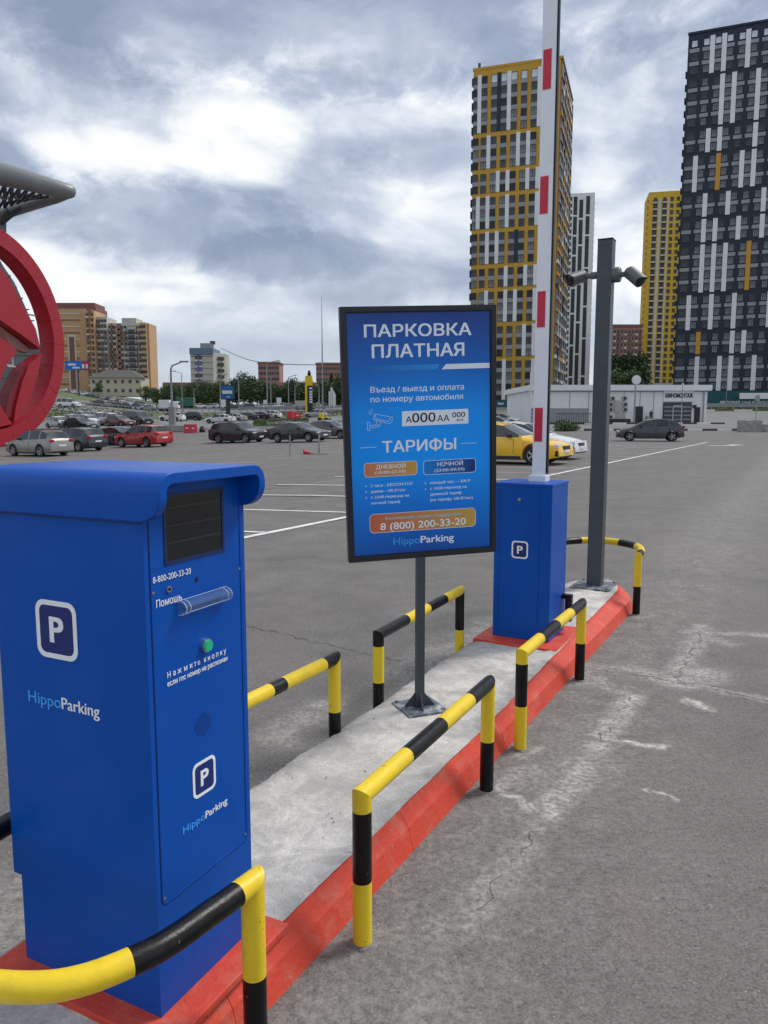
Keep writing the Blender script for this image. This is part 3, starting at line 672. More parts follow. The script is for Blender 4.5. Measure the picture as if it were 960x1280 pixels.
# seams of the front panel
mb=MB(); mb.mat('blueseam'); ringmesh(mb,rrect(.016,.356,.43,1.45,.02,5),rrect(.0185,.3535,.4325,1.4475,.018,5),-.002,.0012,TFa); mb.build('panel_seam',parent=kio)
mb=MB(); mb.mat('blue'); ringmesh(mb,rrect(.0185,.3535,.4325,1.4475,.018,5),rrect(.022,.350,.436,1.444,.016,5),-.002,.0018,TFa); mb.build('panel_rim',parent=kio)
lettering('8-800-200-33-20',kio,.026,.155,1.222,.014,'white',.0006,.0,.0008,'lettering',TFa)
lettering('Помощь',kio,.034,.120,1.163,.017,'white',.0006,.012,.0008,'lettering',TFa)
lettering('Нажмите кнопку',kio,.062,.281,.987,.0135,'white',.0006,.015,.0008,'lettering',TFa,space=1.5)
lettering('если гос номер не распознан',kio,.061,.286,.966,.0125,'white',.0006,.02,.0008,'lettering',TFa)
def disc(mb,c,r,h,n=20,T=TFa,h0=0.):
    a=[T@Vector((c[0]+r*math.cos(6.2832*k/n),c[1]+r*math.sin(6.2832*k/n),h0)) for k in range(n)]
    mb.prism(a,None,T.to_3x3()@Vector((0,0,h-h0)))
mb=MB(); mb.mat('steel'); disc(mb,(.076,1.199),.0075,.004); mb.mat('glass'); disc(mb,(.076,1.199),.0045,.0046); mb.build('help_button',parent=kio)
mb=MB(); mb.mat('glass'); disc(mb,(.176,1.203),.006,.0012); mb.build('microphone_hole',parent=kio)
mb=MB(); mb.mat('steel'); disc(mb,(.199,1.031),.0175,.010); 
gb=mb.build('green_button',parent=kio,smooth=40); mb=MB(); mb.mat('green'); disc(mb,(.199,1.031),.0135,.016,h0=.010); mb.build('button_cap',parent=gb,smooth=40)
# clear ticket slot cover
gm=bpy.data.materials.new('clear_acrylic'); gm.use_nodes=True; g_=gm.node_tree.nodes['Principled BSDF']; g_.inputs['Alpha'].default_value=.20; g_.inputs['Specular IOR Level'].default_value=1.; g_.inputs['Roughness'].default_value=.04; g_.inputs['IOR'].default_value=1.45; g_.inputs['Base Color'].default_value=(.16,.26,.50,1)
qn=NB(gm.node_tree); qb=qn.n('ShaderNodeBump'); qb.inputs['Strength'].default_value=.15; qb.inputs['Distance'].default_value=.002
qn.put(qb.inputs['Height'],qn.noise(qn.n('ShaderNodeTexCoord').outputs['Object'],60,3,.5)); qn.put(g_.inputs['Normal'],qb.outputs[0]); M['acryl']=gm
mb=MB(); mb.mat('acryl'); nn=10; prof=[(0.0005+.026*math.sin(math.pi*k/nn)*1.0,-.019+.038*(k/nn)) for k in range(nn+1)]; prof=[(.0006,-.018)]+[(.006+.022*math.sin(math.pi*k/nn),-.018*math.cos(math.pi*k/nn)) for k in range(nn+1)]+[(.0006,.018)]
vs=[];fs=[]; inn=[(max(.0004,a-.003),c*.82) for a,c in prof]; n_=len(prof); yy=[.105,.112,.272,.279]
def ring_(y_,L): return [(a,y_,1.147-kz+c) for a,c in L]
vs=ring_(.105,prof)+ring_(.280,prof)+ring_(.105,inn)+ring_(.280,inn)
for k in range(n_-1):
    fs+=[(k,k+1,n_+k+1,n_+k),(2*n_+k+1,2*n_+k,3*n_+k,3*n_+k+1)]
    fs+=[(k+1,k,2*n_+k,2*n_+k+1),(n_+k,n_+k+1,3*n_+k+1,3*n_+k)]
fs+=[(0,n_,3*n_,2*n_),(n_-1,3*n_-1,4*n_-1,2*n_-1)]
mb.add(vs,fs)
for y_ in (.106,.274): mb.prism([(a,y_,1.147-kz+c) for a,c in inn],None,(0,.005,0))
scv=mb.build('slot_cover',parent=kio,smooth=45)
M['edgehl']=mat('acrylic_edge_highlight',(.50,.60,.78),.15,spec=.8); mb=MB(); mb.mat('edgehl')  # pale colour on thin tubes paints a highlight along the clear cover's edges
for y_ in (.106,.121,.264,.279): mb.tube([(a,y_,1.147-kz+c) for a,c in prof],.0011,6)
for a,c in (prof[1],prof[-2],prof[4]): mb.tube([(a,.106,1.147-kz+c),(a,.279,1.147-kz+c)],.0007,5)
mb.build('edge_highlight',parent=scv,smooth=50)
mb=MB(); mb.mat('glass'); flat(mb,[(.125,1.136),(.262,1.136),(.262,1.141),(.125,1.141)],.0003,.001,TFa); mb.build('ticket_slot',parent=kio)
# speaker grille of small holes
mb=MB(); mb.mat('blueseam')
for i in range(-5,6):
    for j in range(-5,6):
        if i*i+j*j<28: disc(mb,(.182+i*.0062+(j%2)*.003,.828+j*.0056),.0015,.0009,6)
tag(mb.build('speaker_grille',parent=kio),kind='stuff')
emblem(kio,TFa,.182,.690,.088)
lettering('Hippo',kio,.097,.180,.577,.0175,'lblue',.0006,.018,.0008,'lettering',TFa)
lettering('Parking',kio,.182,.270,.577,.0175,'white',.0006,.022,.0008,'lettering',TFa)
# camera-side face y=0 : local (a=-x along V, z) -> a grows to the left seen from the camera
TL=Matrix(((1,0,0,0),(0,0,-1,0),(0,1,0,-kz),(0,0,0,1)))   # (x,z,depth)->(x,-depth,z)
emblem(kio,TL,-.290,1.083,.140)
lettering('Hippo',kio,-.404,-.288,.884,.029,'lblue',.0006,.018,.0008,'lettering',TL)
lettering('Parking',kio,-.285,-.158,.884,.029,'white',.0006,.024,.0008,'lettering',TL)
mb=MB(); mb.mat('blueseam'); flat(mb,[(-.50,1.3605),(-.002,1.3605),(-.002,1.3625),(-.50,1.3625)],-.001,.0007,TL); mb.build('side_seam',parent=kio)
for o_ in [c for c in kio.children if c.name.startswith(('emblem','lettering'))]:
    pass
# the lettering and emblem of the side face sit on the proud side panel
for o_ in kio.children:
    if o_.name.startswith(('emblem','lettering')) and o_.data.vertices and all(v.co.y<0 for v in o_.data.vertices[:3]): o_.location.y=-.0003
# low service plate outline near the ground
mb=MB(); mb.mat('blueseam'); ringmesh(mb,rrect(.03,.345,.20,.30,.006,3),rrect(.032,.343,.202,.298,.005,3),-.004,-.0005,TFa); mb.build('service_hatch_seam',parent=kio)
for y_,z_ in ((.026,.45),(.346,.45),(.026,1.20),(.346,1.20)):
    mb=MB(); mb.mat('steel'); disc(mb,(y_,z_),.0035,.0016,10); mb.build('screw',parent=kio)
# ---------------------------------------------------------------- barrier cabinet
cz=ZI+.016
cab=tag(empty('barrier_cabinet',I(-1.39,4.732,cz),ANG),'slim blue barrier cabinet between the sign and the grey camera mast','barrier')
CW,CD,CT=.383,.365,1.175-cz
mb=MB(); mb.mat('blue'); mb.box((-CW/2,CD/2,(CT-.02)/2),(CW,CD,CT-.02),bev=.004); mb.build('cabinet_body',parent=cab)
mb=MB(); mb.mat('blue'); mb.box((-CW/2,CD/2,CT-.01),(CW+.006,CD+.006,.022),bev=.004); mb.build('lid',parent=cab)
TC=Matrix(((1,0,0,0),(0,0,-1,0),(0,1,0,-cz),(0,0,0,1)))
mb=MB(); mb.mat('blueseam')
for a0,a1 in ((-.345,-.343),(-.075,-.073)): flat(mb,[(a0,.16),(a1,.16),(a1,1.145),(a0,1.145)],-.002,.0006,TC)
mb.build('door_seam',parent=cab)
mb=MB(); mb.mat('blue'); mb.box((-.209,-.0006,(1.13+.19)/2-cz),(.262,.003,.94),bev=.001); mb.build('door_panel',parent=cab)
mb=MB(); mb.mat('steel'); mb.tube([(-.214,-.001,1.072-cz),(-.214,-.008,1.072-cz)],.010,16); mb.mat('glass'); mb.box((-.214,-.0082,1.070-cz),(.003,.001,.008)); mb.build('lock',parent=cab,smooth=40)
TC2=Matrix(((1,0,0,0),(0,0,-1,-.0021),(0,1,0,-cz),(0,0,0,1)))
emblem(cab,TC2,-.204,.744,.110)
# boom, raised
mb=MB(); mb.mat('armw'); bx,by=-.150,.20
mb.box((bx,by,CT+.022),(.115,.10,.045),bev=.006); mb.build('boom_bracket',parent=cab)
mb=MB(); mb.mat('armw'); mb.box((bx,by,CT+.03+2.),(.092,.035,4.),bev=.006); boom=mb.build('boom',parent=cab)
mb=MB(); mb.mat('blk'); mb.box((bx+.051,by+.002,CT+.05+1.98),(.012,.028,3.95)); mb.build('rubber_edge',parent=cab)
for zc in (.26,.80-.0,1.32,1.86,2.4):
    pass
for (y0,y1) in ((510,552),(364,409),(220,267),(61,111),(-90,-38)):
    d0=I(bx-1.39,4.732+by-.02)       # heights from the picture rows at the boom's distance
    r0,r1=ray(684,y0),ray(684,y1); z0=H+r1.z/r1.y*d0.y-cz; z1=H+r0.z/r0.y*d0.y-cz
    mb=MB(); mb.mat('refl'); mb.box((bx-.008,by-.0185,(z0+z1)/2),(.052,.0022,z1-z0)); mb.build('red_reflector',parent=cab)
    mb=MB(); mb.mat('pinkb'); mb.box((bx-.008,by-.0178,(z0+z1)/2),(.058,.0020,z1-z0+.008)); mb.build('reflector_border',parent=cab)
# black sensor bracket on the road side
mb=MB(); mb.mat('blk'); mb.box((.03,.30,.40-cz),(.075,.05,.03),bev=.005); mb.box((.045,.30,.31-cz),(.045,.05,.16),bev=.008); mb.build('side_sensor',parent=cab,smooth=40)
# ---------------------------------------------------------------- information sign
sp=Vector((.182,3.70,0)); yaw,roll,lean=.198,.041,-.066
stand=tag(empty('sign_stand',(.186,3.715,ZI),yaw),'dark grey sign pole with a square foot plate and gussets, carrying the blue sign','sign stand')
mb=MB(); mb.mat('post'); mb.box((0,.03,.39),(.042,.042,.775),bev=.003); mb.build('pole',parent=stand)
mb=MB(); mb.mat('plate'); mb.box((0,0.03,.006),(.215,.215,.010),R(12),bev=.002); fp=mb.build('base_plate',parent=stand)
for a in range(4):
    mb=MB(); mb.mat('plate'); v_=Matrix.Rotation(R(12+90*a+45),3,'Z')@Vector((.125,0,0)); mb.tube([v_+Vector((0,.03,.010)),v_+Vector((0,.03,.020))],.009,6); mb.build('anchor_bolt',parent=fp)
for a in range(4):
    d=Matrix.Rotation(R(90*a),3,'Z'); mb=MB(); mb.mat('post'); tri=[(.021,-.003,.012),(.080,-.003,.012),(.021,-.003,.085)]
    mb.prism([d@Vector(p)+Vector((0,.03,0)) for p in tri],None,d@Vector((0,.006,0))); mb.build('gusset',parent=stand)
def basis_sign():
    ax=Vector((math.cos(yaw),math.sin(yaw),0)); n_=Vector((-math.sin(yaw),math.cos(yaw),0)); up=Vector((0,0,1))*math.cos(lean)+n_*math.sin(lean)
    a=ax*math.cos(roll)+up*math.sin(roll); b_=-ax*math.sin(roll)+up*math.cos(roll); return a,b_,a.cross(b_)
a_,b_,n_=basis_sign(); m3=Matrix((a_,b_,n_)).transposed()
sg=empty('information_sign',Vector((.182,3.70,1.511))); sg.rotation_euler=m3.to_euler()
tag(sg,'upright blue paid parking tariff sign in a dark frame on a pole','sign')
# local: x right, y up, z towards the viewer (n_ = a x b points to the camera)
ID=Matrix.Identity(4)
mb=MB(); mb.mat('sframe'); ringmesh(mb,[(-.375,-.6035),(.375,-.6035),(.375,.6035),(-.375,.6035)],[(-.349,-.578),(.349,-.578),(.349,.578),(-.349,.578)],-.05,0.,ID)
f_=mb.build('frame',parent=sg); md=f_.modifiers.new('b','BEVEL'); md.width=.002; md.segments=2
mb=MB(); mb.mat('sframe'); ringmesh(mb,[(-.349,-.578),(.349,-.578),(.349,.578),(-.349,.578)],[(-.3445,-.5735),(.3445,-.5735),(.3445,.5735),(-.3445,.5735)],-.03,-.008,ID); mb.build('inner_bezel',parent=sg)
mb=MB(); mb.mat('sframe'); mb.box((0,0,-.047),(.70,1.16,.006)); mb.build('back_panel',parent=sg)
mb=MB(); mb.mat('sframe'); mb.box((0,-.30,-.060),(.12,.30,.02)); mb.build('mounting_bracket',parent=sg)
def poster_mat():
    m=bpy.data.materials.new('blue_poster_print'); m.use_nodes=True; t=m.node_tree; bs=t.nodes['Principled BSDF']; q=NB(t)
    c=q.n('ShaderNodeTexCoord').outputs['Object']; x,y,z=q.sep(c); v=q.m('ADD',q.m('DIVIDE',y,1.15),.5)
    v=q.m('ADD',v,q.m('MULTIPLY',q.m('ABSOLUTE',x),.10)); 
    base=q.ramp(v,[(.0,(.004,.040,.20)),(.16,(.003,.085,.36)),(.40,(.002,.175,.56)),(.62,(.002,.165,.53)),(.80,(.004,.075,.30)),(1.,(.008,.030,.15))])
    gx=q.gauss(q.m('SUBTRACT',x,.10),.5); base=q.mix(q.m('MULTIPLY',q.m('SUBTRACT',1.,gx),.35),base,(.006,.07,.28))
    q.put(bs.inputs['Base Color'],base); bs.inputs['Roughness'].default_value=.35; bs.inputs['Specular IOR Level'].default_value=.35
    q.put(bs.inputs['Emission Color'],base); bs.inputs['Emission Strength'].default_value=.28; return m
M['poster']=poster_mat()
M['pwhite']=mat('poster_white',(.84,.90,.98),.4,var=.02); M['pblack']=mat('poster_black',(.01,.012,.02),.5); M['pline']=mat('poster_light_blue_line',(.45,.68,.92),.4,var=.02)
M['pblue2']=mat('poster_bright_blue',(.04,.36,.95),.4)
def grad(name,axis_x0,axis_x1,c0,c1):
    m=bpy.data.materials.new(name); m.use_nodes=True; t=m.node_tree; bs=t.nodes['Principled BSDF']; q=NB(t)
    x=q.sep(q.n('ShaderNodeTexCoord').outputs['Object'])[0]; v=q.m('DIVIDE',q.m('SUBTRACT',x,axis_x0),axis_x1-axis_x0)
    q.put(bs.inputs['Base Color'],q.ramp(v,[(0.,c0),(1.,c1)])); bs.inputs['Roughness'].default_value=.4; return m
M['pillo']=grad('orange_pill_print',-.285,-.024,(.62,.20,.10),(.62,.36,.07)); M['pilln']=grad('blue_pill_print',.007,.272,(.0,.24,.75),(.004,.02,.18)); M['pillb']=grad('orange_banner_print',-.265,.27,(.58,.13,.07),(.60,.38,.08)); M['fade']=grad('fading_blue_stripe',-.24,.09,(.002,.16,.52),(.015,.30,.80))
PZ=-.012
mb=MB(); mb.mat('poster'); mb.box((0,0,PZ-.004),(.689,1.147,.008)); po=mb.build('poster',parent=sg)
L=lambda t,x0,x1,y,c,m='pwhite',bo=.02,zz=PZ+.0008,sp_=1.: lettering(t,sg,x0,x1,y,c,m,zz,bo,.0006,'lettering',None,sp_)
L('ПАРКОВКА',-.263,.252,.466,.052,bo=.035); L('ПЛАТНАЯ',-.229,.216,.371,.056,bo=.035)
def shape(name,poly,m,z0=PZ+.0003,z1=PZ+.0010,parent=sg):
    mb=MB(); mb.mat(m); flat(mb,poly,z0,z1,ID); return mb.build(name,parent=parent)
shape('stripe',[(-.243,.309),(.079,.309),(.096,.334),(-.243,.334)],'fade'); shape('stripe',[(.105,.309),(.344,.309),(.344,.333),(.127,.333)],'pwhite')
L('Въезд / выезд и оплата',-.242,.214,.211,.0255,bo=.022); L('по номеру автомобиля',-.243,.209,.166,.025,bo=.022)
shape('plate_print',[(-.094,.047),(.236,.047),(.235,.118),(-.093,.118)],'pwhite')
for t,x0,x1,y,c in (('А',-.075,-.046,.063,.028),('000',-.044,.071,.063,.044),('АА',.080,.140,.063,.028),('000',.155,.219,.079,.025),('RUS',.178,.210,.060,.011)): L(t,x0,x1,y,c,'pblack',.008,PZ+.0012)
# line drawing of a wall camera
def wire(pts,r=.0016,name='camera_drawing',closed=False):
    P=[Vector((x_,y_,PZ+.0012)) for x_,y_ in pts]; 
    if closed: P.append(P[0])
    mb=MB(); mb.mat('pline')
    for i in range(len(P)-1):
        d=(P[i+1]-P[i]); 
        if d.length<1e-6: continue
        u_=d.normalized(); nn=Vector((-u_.y,u_.x,0))*r
        mb.prism([P[i]-nn-u_*r,P[i+1]-nn+u_*r,P[i+1]+nn+u_*r,P[i]+nn-u_*r],None,(0,0,.0006))
    return mb
def cam_draw():
    mb=MB(); mb.mat('pline')
    for pts,cl in (([(-.226,.111),(-.150,.094),(-.139,.094),(-.146,.066),(-.158,.062),(-.232,.086)],True),([(-.226,.111),(-.219,.089),(-.158,.071),(-.150,.094)],False),([(-.219,.080),(-.216,.060),(-.200,.055),(-.198,.074)],False),([(-.216,.060),(-.240,.056),(-.240,.045),(-.205,.052)],False),([(-.262,.075),(-.251,.073),(-.251,.034),(-.262,.034)],True),([(-.240,.056),(-.251,.056)],False),([(-.252,.112),(-.251,.121),(-.244,.130),(-.235,.134)],False),([(-.244,.110),(-.243,.117),(-.236,.122)],False)):
        w_=wire(pts,closed=cl); mb.add(w_.v,w_.f)
    mb.build('camera_drawing',parent=sg)
cam_draw()
L('ТАРИФЫ',-.192,.172,-.074,.050,bo=.035)
shape('rule_line',[(-.303,-.048),(-.224,-.048),(-.224,-.0445),(-.303,-.0445)],'pline'); shape('rule_line',[(.196,-.051),(.277,-.051),(.277,-.0475),(.196,-.0475)],'pline')
def pill(x0,x1,y0,y1,m,r=.016):
    shape('tariff_box',rrect(x0,x1,y0,y1,r),m,PZ+.0002,PZ+.0009); mb=MB(); mb.mat('pwhite'); ringmesh(mb,rrect(x0,x1,y0,y1,r),rrect(x0+.002,x1-.002,y0+.002,y1-.002,r-.002),PZ+.0003,PZ+.0013,ID); mb.build('box_outline',parent=sg)
pill(-.285,-.024,-.190,-.121,'pillo'); pill(.007,.272,-.194,-.124,'pilln'); pill(-.266,.271,-.466,-.371,'pillb',.022)
ZP=PZ+.0013
L('ДНЕВНОЙ',-.227,-.083,-.152,.0185,bo=.025,zz=ZP); L('(10:00-22:59)',-.233,-.083,-.176,.0135,bo=.02,zz=ZP)
L('НОЧНОЙ',.077,.206,-.154,.0185,bo=.025,zz=ZP); L('(23:00-09:59)',.062,.214,-.181,.0135,bo=.02,zz=ZP)
for i,(t,x1) in enumerate((('2 часа - БЕСПЛАТНО',-.048),('далее - 100 ₽/час',-.084),('с 23:00 переход на',-.068),('ночной тариф',-.113))): L(t,-.255,x1,-.238-.0283*i,.0125,bo=.02)
for i,(t,x1) in enumerate((('каждый час — 500 ₽',.244),('с 10:00 переход на',.225),('дневной тариф',.197),('(по тарифу 100 ₽/час)',.256))): L(t,.039,x1,-.240-.0285*i,.0125,bo=.02)
for x_,ys in ((-.278,(-.232,-.260,-.289)),(.016,(-.235,-.264))):
    for y_ in ys: shape('bullet_mark',[(x_-.004,y_-.005),(x_+.005,y_),(x_-.004,y_+.005),(x_-.001,y_)],'pwhite')
L('Бесплатная линия поддержки',-.186,.193,-.404,.0145,'pline',0.005,ZP); L('8 (800) 200-33-20',-.213,.219,-.453,.0335,bo=.02,zz=ZP)
L('Hippo',-.151,-.016,-.531,.034,'pblue2',.02); L('Parking',-.012,.156,-.531,.034,bo=.028)
# ---------------------------------------------------------------- camera mast
mast=tag(empty('camera_mast',I(-1.555,6.66,ZI),ANG),'tall square dark grey mast on a bolted plate at the far end of the island','mast')
mb=MB(); mb.mat('post'); mb.box((0,0,1.46),(.122,.122,2.90),bev=.006); mb.build('pole',parent=mast)
mb=MB(); mb.mat('blk'); mb.box((0,0,2.915),(.126,.126,.012),bev=.003); mb.build('pole_cap',parent=mast)
mb=MB(); mb.mat('plate'); mb.box((0,-.02,.007),(.34,.36,.012),bev=.003); bp_=mb.build('base_plate',parent=mast)
for sx in(-1,1):
    for sy in(-1,1):
        mb=MB(); mb.mat('galv'); mb.tube([(sx*.135,-.02+sy*.145,.012),(sx*.135,-.02+sy*.145,.030)],.012,6); mb.build('anchor_bolt',parent=bp_)
def cctv(label,base,dirn,tgt,rot,jr=.062):
    """base: wall of the pole (mast frame), dirn: outward horizontal, body axis towards tgt"""
    Mw=Matrix.Rotation(ANG,3,'Z'); o=Vector(mast.location); b0=o+Mw@Vector(base); d=Vector(dirn)
    root=tag(empty('security_camera',b0),label,'camera','security cameras on the mast')
    MB().mat('greyp').tube([Vector((0,0,0)),d*.052,d*.060],[jr,jr,jr*.87],24).build('junction_box',parent=root,smooth=40)
    tip=d*.060+d*.085+Vector((0,0,-.004)); MB().mat('greyp').tube([d*.058,d*.10+Vector((0,0,-.002)),tip],[.024,.020,.022],14).build('arm',parent=root,smooth=40)
    t=Vector(tgt).normalized(); c=tip-t*.045
    bo=MB().mat('greyp').tube([c,c+t*.012,c+t*.155,c+t*.17],[.040,.050,.052,.052],22).build('camera_body',parent=root,smooth=40)
    MB().mat('lens').tube([c+t*.1705,c+t*.173],[.046,.042],22).build('lens',parent=bo,smooth=40)
    up=Vector((0,0,1)); s_=t.cross(up).normalized(); u_=s_.cross(t).normalized(); vs=[];k=9
    for l in (.02,.20):
        for r_ in (.054,.057):
            for i in range(k): a=R(-75+150*i/(k-1)); L_=l-.05*(1-math.cos(a))*(l>.1); vs.append(c+t*L_+(u_*math.cos(a)+s_*math.sin(a))*r_)
    fs=[]
    for i in range(k-1): fs+=[(i,i+1,2*k+i+1,2*k+i),(k+i+1,k+i,3*k+i,3*k+i+1),(2*k+i,2*k+i+1,3*k+i+1,3*k+i),(i+1,i,k+i,k+i+1)]
    mb=MB(); mb.mat('greyp'); mb.add(vs,fs); mb.build('sun_shield',parent=bo,smooth=40)
z1=2.765-ZI
cctv('dark grey camera on the right of the mast, aimed down at the viewer',(.062,0,z1),NV,(.40,-.70,-.60),0)
cctv('dark grey camera on the left of the mast with its arm behind the pole',(-.062,0,z1+.01),-NV,(-.84,-.46,-.30),0,.030)
# ================================================================ cars
CARS={
'sedan':dict(L=4.62,W=1.83,top=[(0,.52),(.04,.66),(.3,.76),(1.15,.93),(1.32,.98),(2.05,1.36),(2.6,1.44),(3.1,1.42),(3.55,1.31),(4.05,1.07),(4.5,1.03),(4.6,.92),(4.62,.5)],cab=(1.30,4.08),belt=(.92,1.0),wh=(.88,3.62),wr=.33,pil=(2.62,3.42)),
'suv':dict(L=4.55,W=1.85,top=[(0,.55),(.04,.80),(.25,.93),(1.05,1.07),(1.18,1.12),(1.85,1.56),(2.5,1.66),(3.4,1.63),(4.05,1.54),(4.42,1.13),(4.52,.95),(4.55,.55)],cab=(1.16,4.42),belt=(1.04,1.13),wh=(.86,3.52),wr=.37,pil=(2.45,3.5)),
'hatch':dict(L=4.25,W=1.79,top=[(0,.52),(.04,.66),(.25,.78),(1.0,.95),(1.12,1.0),(1.9,1.40),(2.4,1.48),(3.1,1.45),(3.7,1.33),(4.1,1.02),(4.22,.88),(4.25,.5)],cab=(1.10,4.10),belt=(.92,1.02),wh=(.86,3.5),wr=.32,pil=(2.45,3.3)),
'van':dict(L=4.95,W=1.92,top=[(0,.6),(.05,.9),(.3,1.02),(.85,1.14),(.95,1.2),(1.65,1.83),(2.2,1.93),(3.5,1.95),(4.75,1.88),(4.9,1.15),(4.95,.6)],cab=(.93,4.9),belt=(1.12,1.16),wh=(.93,3.95),wr=.34,pil=(2.3,3.6)),
}
def car_meshes(kind):
    c=CARS[kind]; L,W=c['L'],c['W']; hw=W/2; x0,x1=c['cab']; top=c['top']
    def zt(x):
        for (a,za),(b_,zb) in zip(top,top[1:]):
            if x<=b_: return za+(zb-za)*(x-a)/(b_-a)
        return top[-1][1]
    X=set(round(p[0],3) for p in top)
    for wx in c['wh']:
        for k in range(9): X.add(round(wx+(c['wr']+.06)*math.cos(math.pi*k/8),3))
    for p in c['pil']: X|={round(p-.05,3),round(p+.05,3)}
    k=0.
    while k<L: X.add(round(k,3)); k+=.28
    X=sorted(x for x in X if 0<=x<=L); Y=[X[0]]
    for x in X[1:]:
        if x-Y[-1]>.025: Y.append(x)
    X=Y; Hh=max(z for _,z in top)
    def belt(x): return c['belt'][0]+(c['belt'][1]-c['belt'][0])*(x-x0)/(x1-x0)
    V=[];cabs=[]
    for x in X:
        t=zt(x); zb=.20+(.10*max(0,1-x/.35))+(.14*max(0,1-(L-x)/.4))
        w_=hw*(1-.13*max(0,1-x/.75)**2-.09*max(0,1-(L-x)/.6)**2)
        for wx in c['wh']:
            d=abs(x-wx); r_=c['wr']+.06
            if d<r_: zb=max(zb,c['wr']+math.sqrt(r_*r_-d*d))
        cab=x0<x<x1 and t>belt(x)+.02; cabs.append(cab); bt=belt(x) if cab else min(t-.07,t*.9)
        zb=min(zb,bt-.06); lowm=max(zb+.02,min(.52,bt-.03))
        if cab:
            f=(t-bt)/(Hh-bt); wt=w_*(.95-.19*min(1,f*1.05)); ring=[(0,zb),(w_*.95,zb),(w_*.985,max(zb+.01,.33 if zb<.3 else zb+.01)),(w_*1.0,lowm),(w_*.985,bt-.05),(w_*.955,bt),(wt,t-.035*min(1,f*2)),(wt*.80,t-.005),(0,t+.012)]
        else: ring=[(0,zb),(w_*.95,zb),(w_*.985,max(zb+.01,.33 if zb<.3 else zb+.01)),(w_*1.0,lowm),(w_*.985,bt-.03),(w_*.95,bt),(w_*.87,t-.025),(w_*.66,t-.005),(0,t+.008)]
        V.append(ring)
    n=9; full=[]
    for x,ring in zip(X,V):
        r=[(s*y,L/2-x,z) for s,y,z in [(1,y,z) for y,z in ring]]+[(-y,L/2-x,z) for y,z in ring[-2:0:-1]]
        full.append(r)
    m=len(full[0]); vs=[p for r in full for p in r]
    F_={'body':[], 'windscreen':[], 'rear_window':[], 'side_window':[]}
    for i in range(len(X)-1):
        xm=(X[i]+X[i+1])/2; cb=cabs[i] and cabs[i+1]; sl=(zt(X[i+1])-zt(X[i]))/(X[i+1]-X[i])
        for k in range(m):
            k2=(k+1)%m; f=(i*m+k,i*m+k2,(i+1)*m+k2,(i+1)*m+k); kk=k if k<n-1 else m-1-k
            d='body'
            if x0+.0<xm<x1:
                if kk==5 and cb and all(abs(xm-p)>.05 for p in c['pil']) and zt(xm)-belt(xm)>.16 and xm<x1-.22: d='side_window%d%d'%(k==kk,sum(xm>p for p in c['pil'])); F_.setdefault(d,[])
                if kk>=6 and abs(sl)>.33: d='windscreen' if sl>0 else 'rear_window'
            F_[d].append(f)
    F_['body']+= [tuple(range(m-1,-1,-1)),tuple((len(X)-1)*m+k for k in range(m))]
    out={}
    def sub(fs,mt):
        mb=MB(); mb.mat(mt); ix={}; fl=[]
        for f in fs: fl.append(tuple(ix.setdefault(v,len(ix)) for v in f))
        order=sorted(ix,key=ix.get); mb.add([vs[v] for v in order],fl); return mb
    out['body']=sub(F_['body'],'paint0')
    for k in F_:
        if k!='body' and F_[k]: out[k]=sub(F_[k],'cglass')
    ex=[]   # (name,MB,loc)
    def part(name,mb): ex.append((name,mb))
    fz=zt(.04)
    def B(mt,*boxes):
        mb=MB(); mb.mat(mt)
        for cc,dd in boxes: mb.box(cc,dd,bev=min(dd)*.2)
        return mb
    for s in(-1,1):
        part('headlight',B('hlight',((s*hw*.70,L/2-.12,fz-.02),(.36,.16,.12)))); part('tail_light',B('tlight',((s*hw*.77,-L/2+.055,(.95 if kind!='van' else 1.1) if kind!='suv' else 1.0),(.30,.13,.15 if kind!='van' else .4))))
        part('door_mirror',B('trim',((s*(hw+.06),L/2-x0-.42,belt(x0)+.07),(.20,.11,.13))))
        for dx in (2.5,3.35) if kind!='van' else (2.0,): part('door_handle',B('trim',((s*(hw*.995),L/2-dx,.80 if kind!='suv' else .92),(.03,.17,.03))))
        part('sill_trim',B('trim',((s*hw*.965,0,.24),(.05,c['wh'][1]-c['wh'][0]-2*c['wr']-.1,.12))))
    for s in(-1,1): part('side_intake',B('trim',((s*hw*.74,L/2-.10,.40),(.30,.12,.20))))
    part('grille',B('trim',((0,L/2-.03,fz-.10),(hw*.85,.06,.15)))); part('lower_intake',B('trim',((0,L/2-.035,.33),(hw*1.25,.06,.16))))
    part('rear_bumper_trim',B('trim',((0,-L/2+.035,.36),(hw*1.45,.06,.16)))); part('number_plate',B('np',((0,L/2+.008,.45),(.52,.02,.11)))); part('number_plate',B('np',((0,-L/2-.006,.68 if kind!='sedan' else .62),(.52,.02,.11))))
    for s in(-1,1):
        for p in (x0+.28,c['pil'][0],c['pil'][1]): part('door_seam',B('trim',((s*hw*.997,L/2-p,.62),(.012,.012,.50))))
    if kind=='suv':
        for s in(-1,1): part('roof_rail',B('trim',((s*hw*.66,-.35,Hh+.01),(.035,1.8,.035))))
    wheels=[]
    for s in(-1,1):
        for wx in c['wh']: wheels.append((s*(hw-.115),L/2-wx,c['wr'],s))
    return out,ex,wheels,c['wr']
M['paint0']=mat('car_paint',(.5,.5,.5),.3)
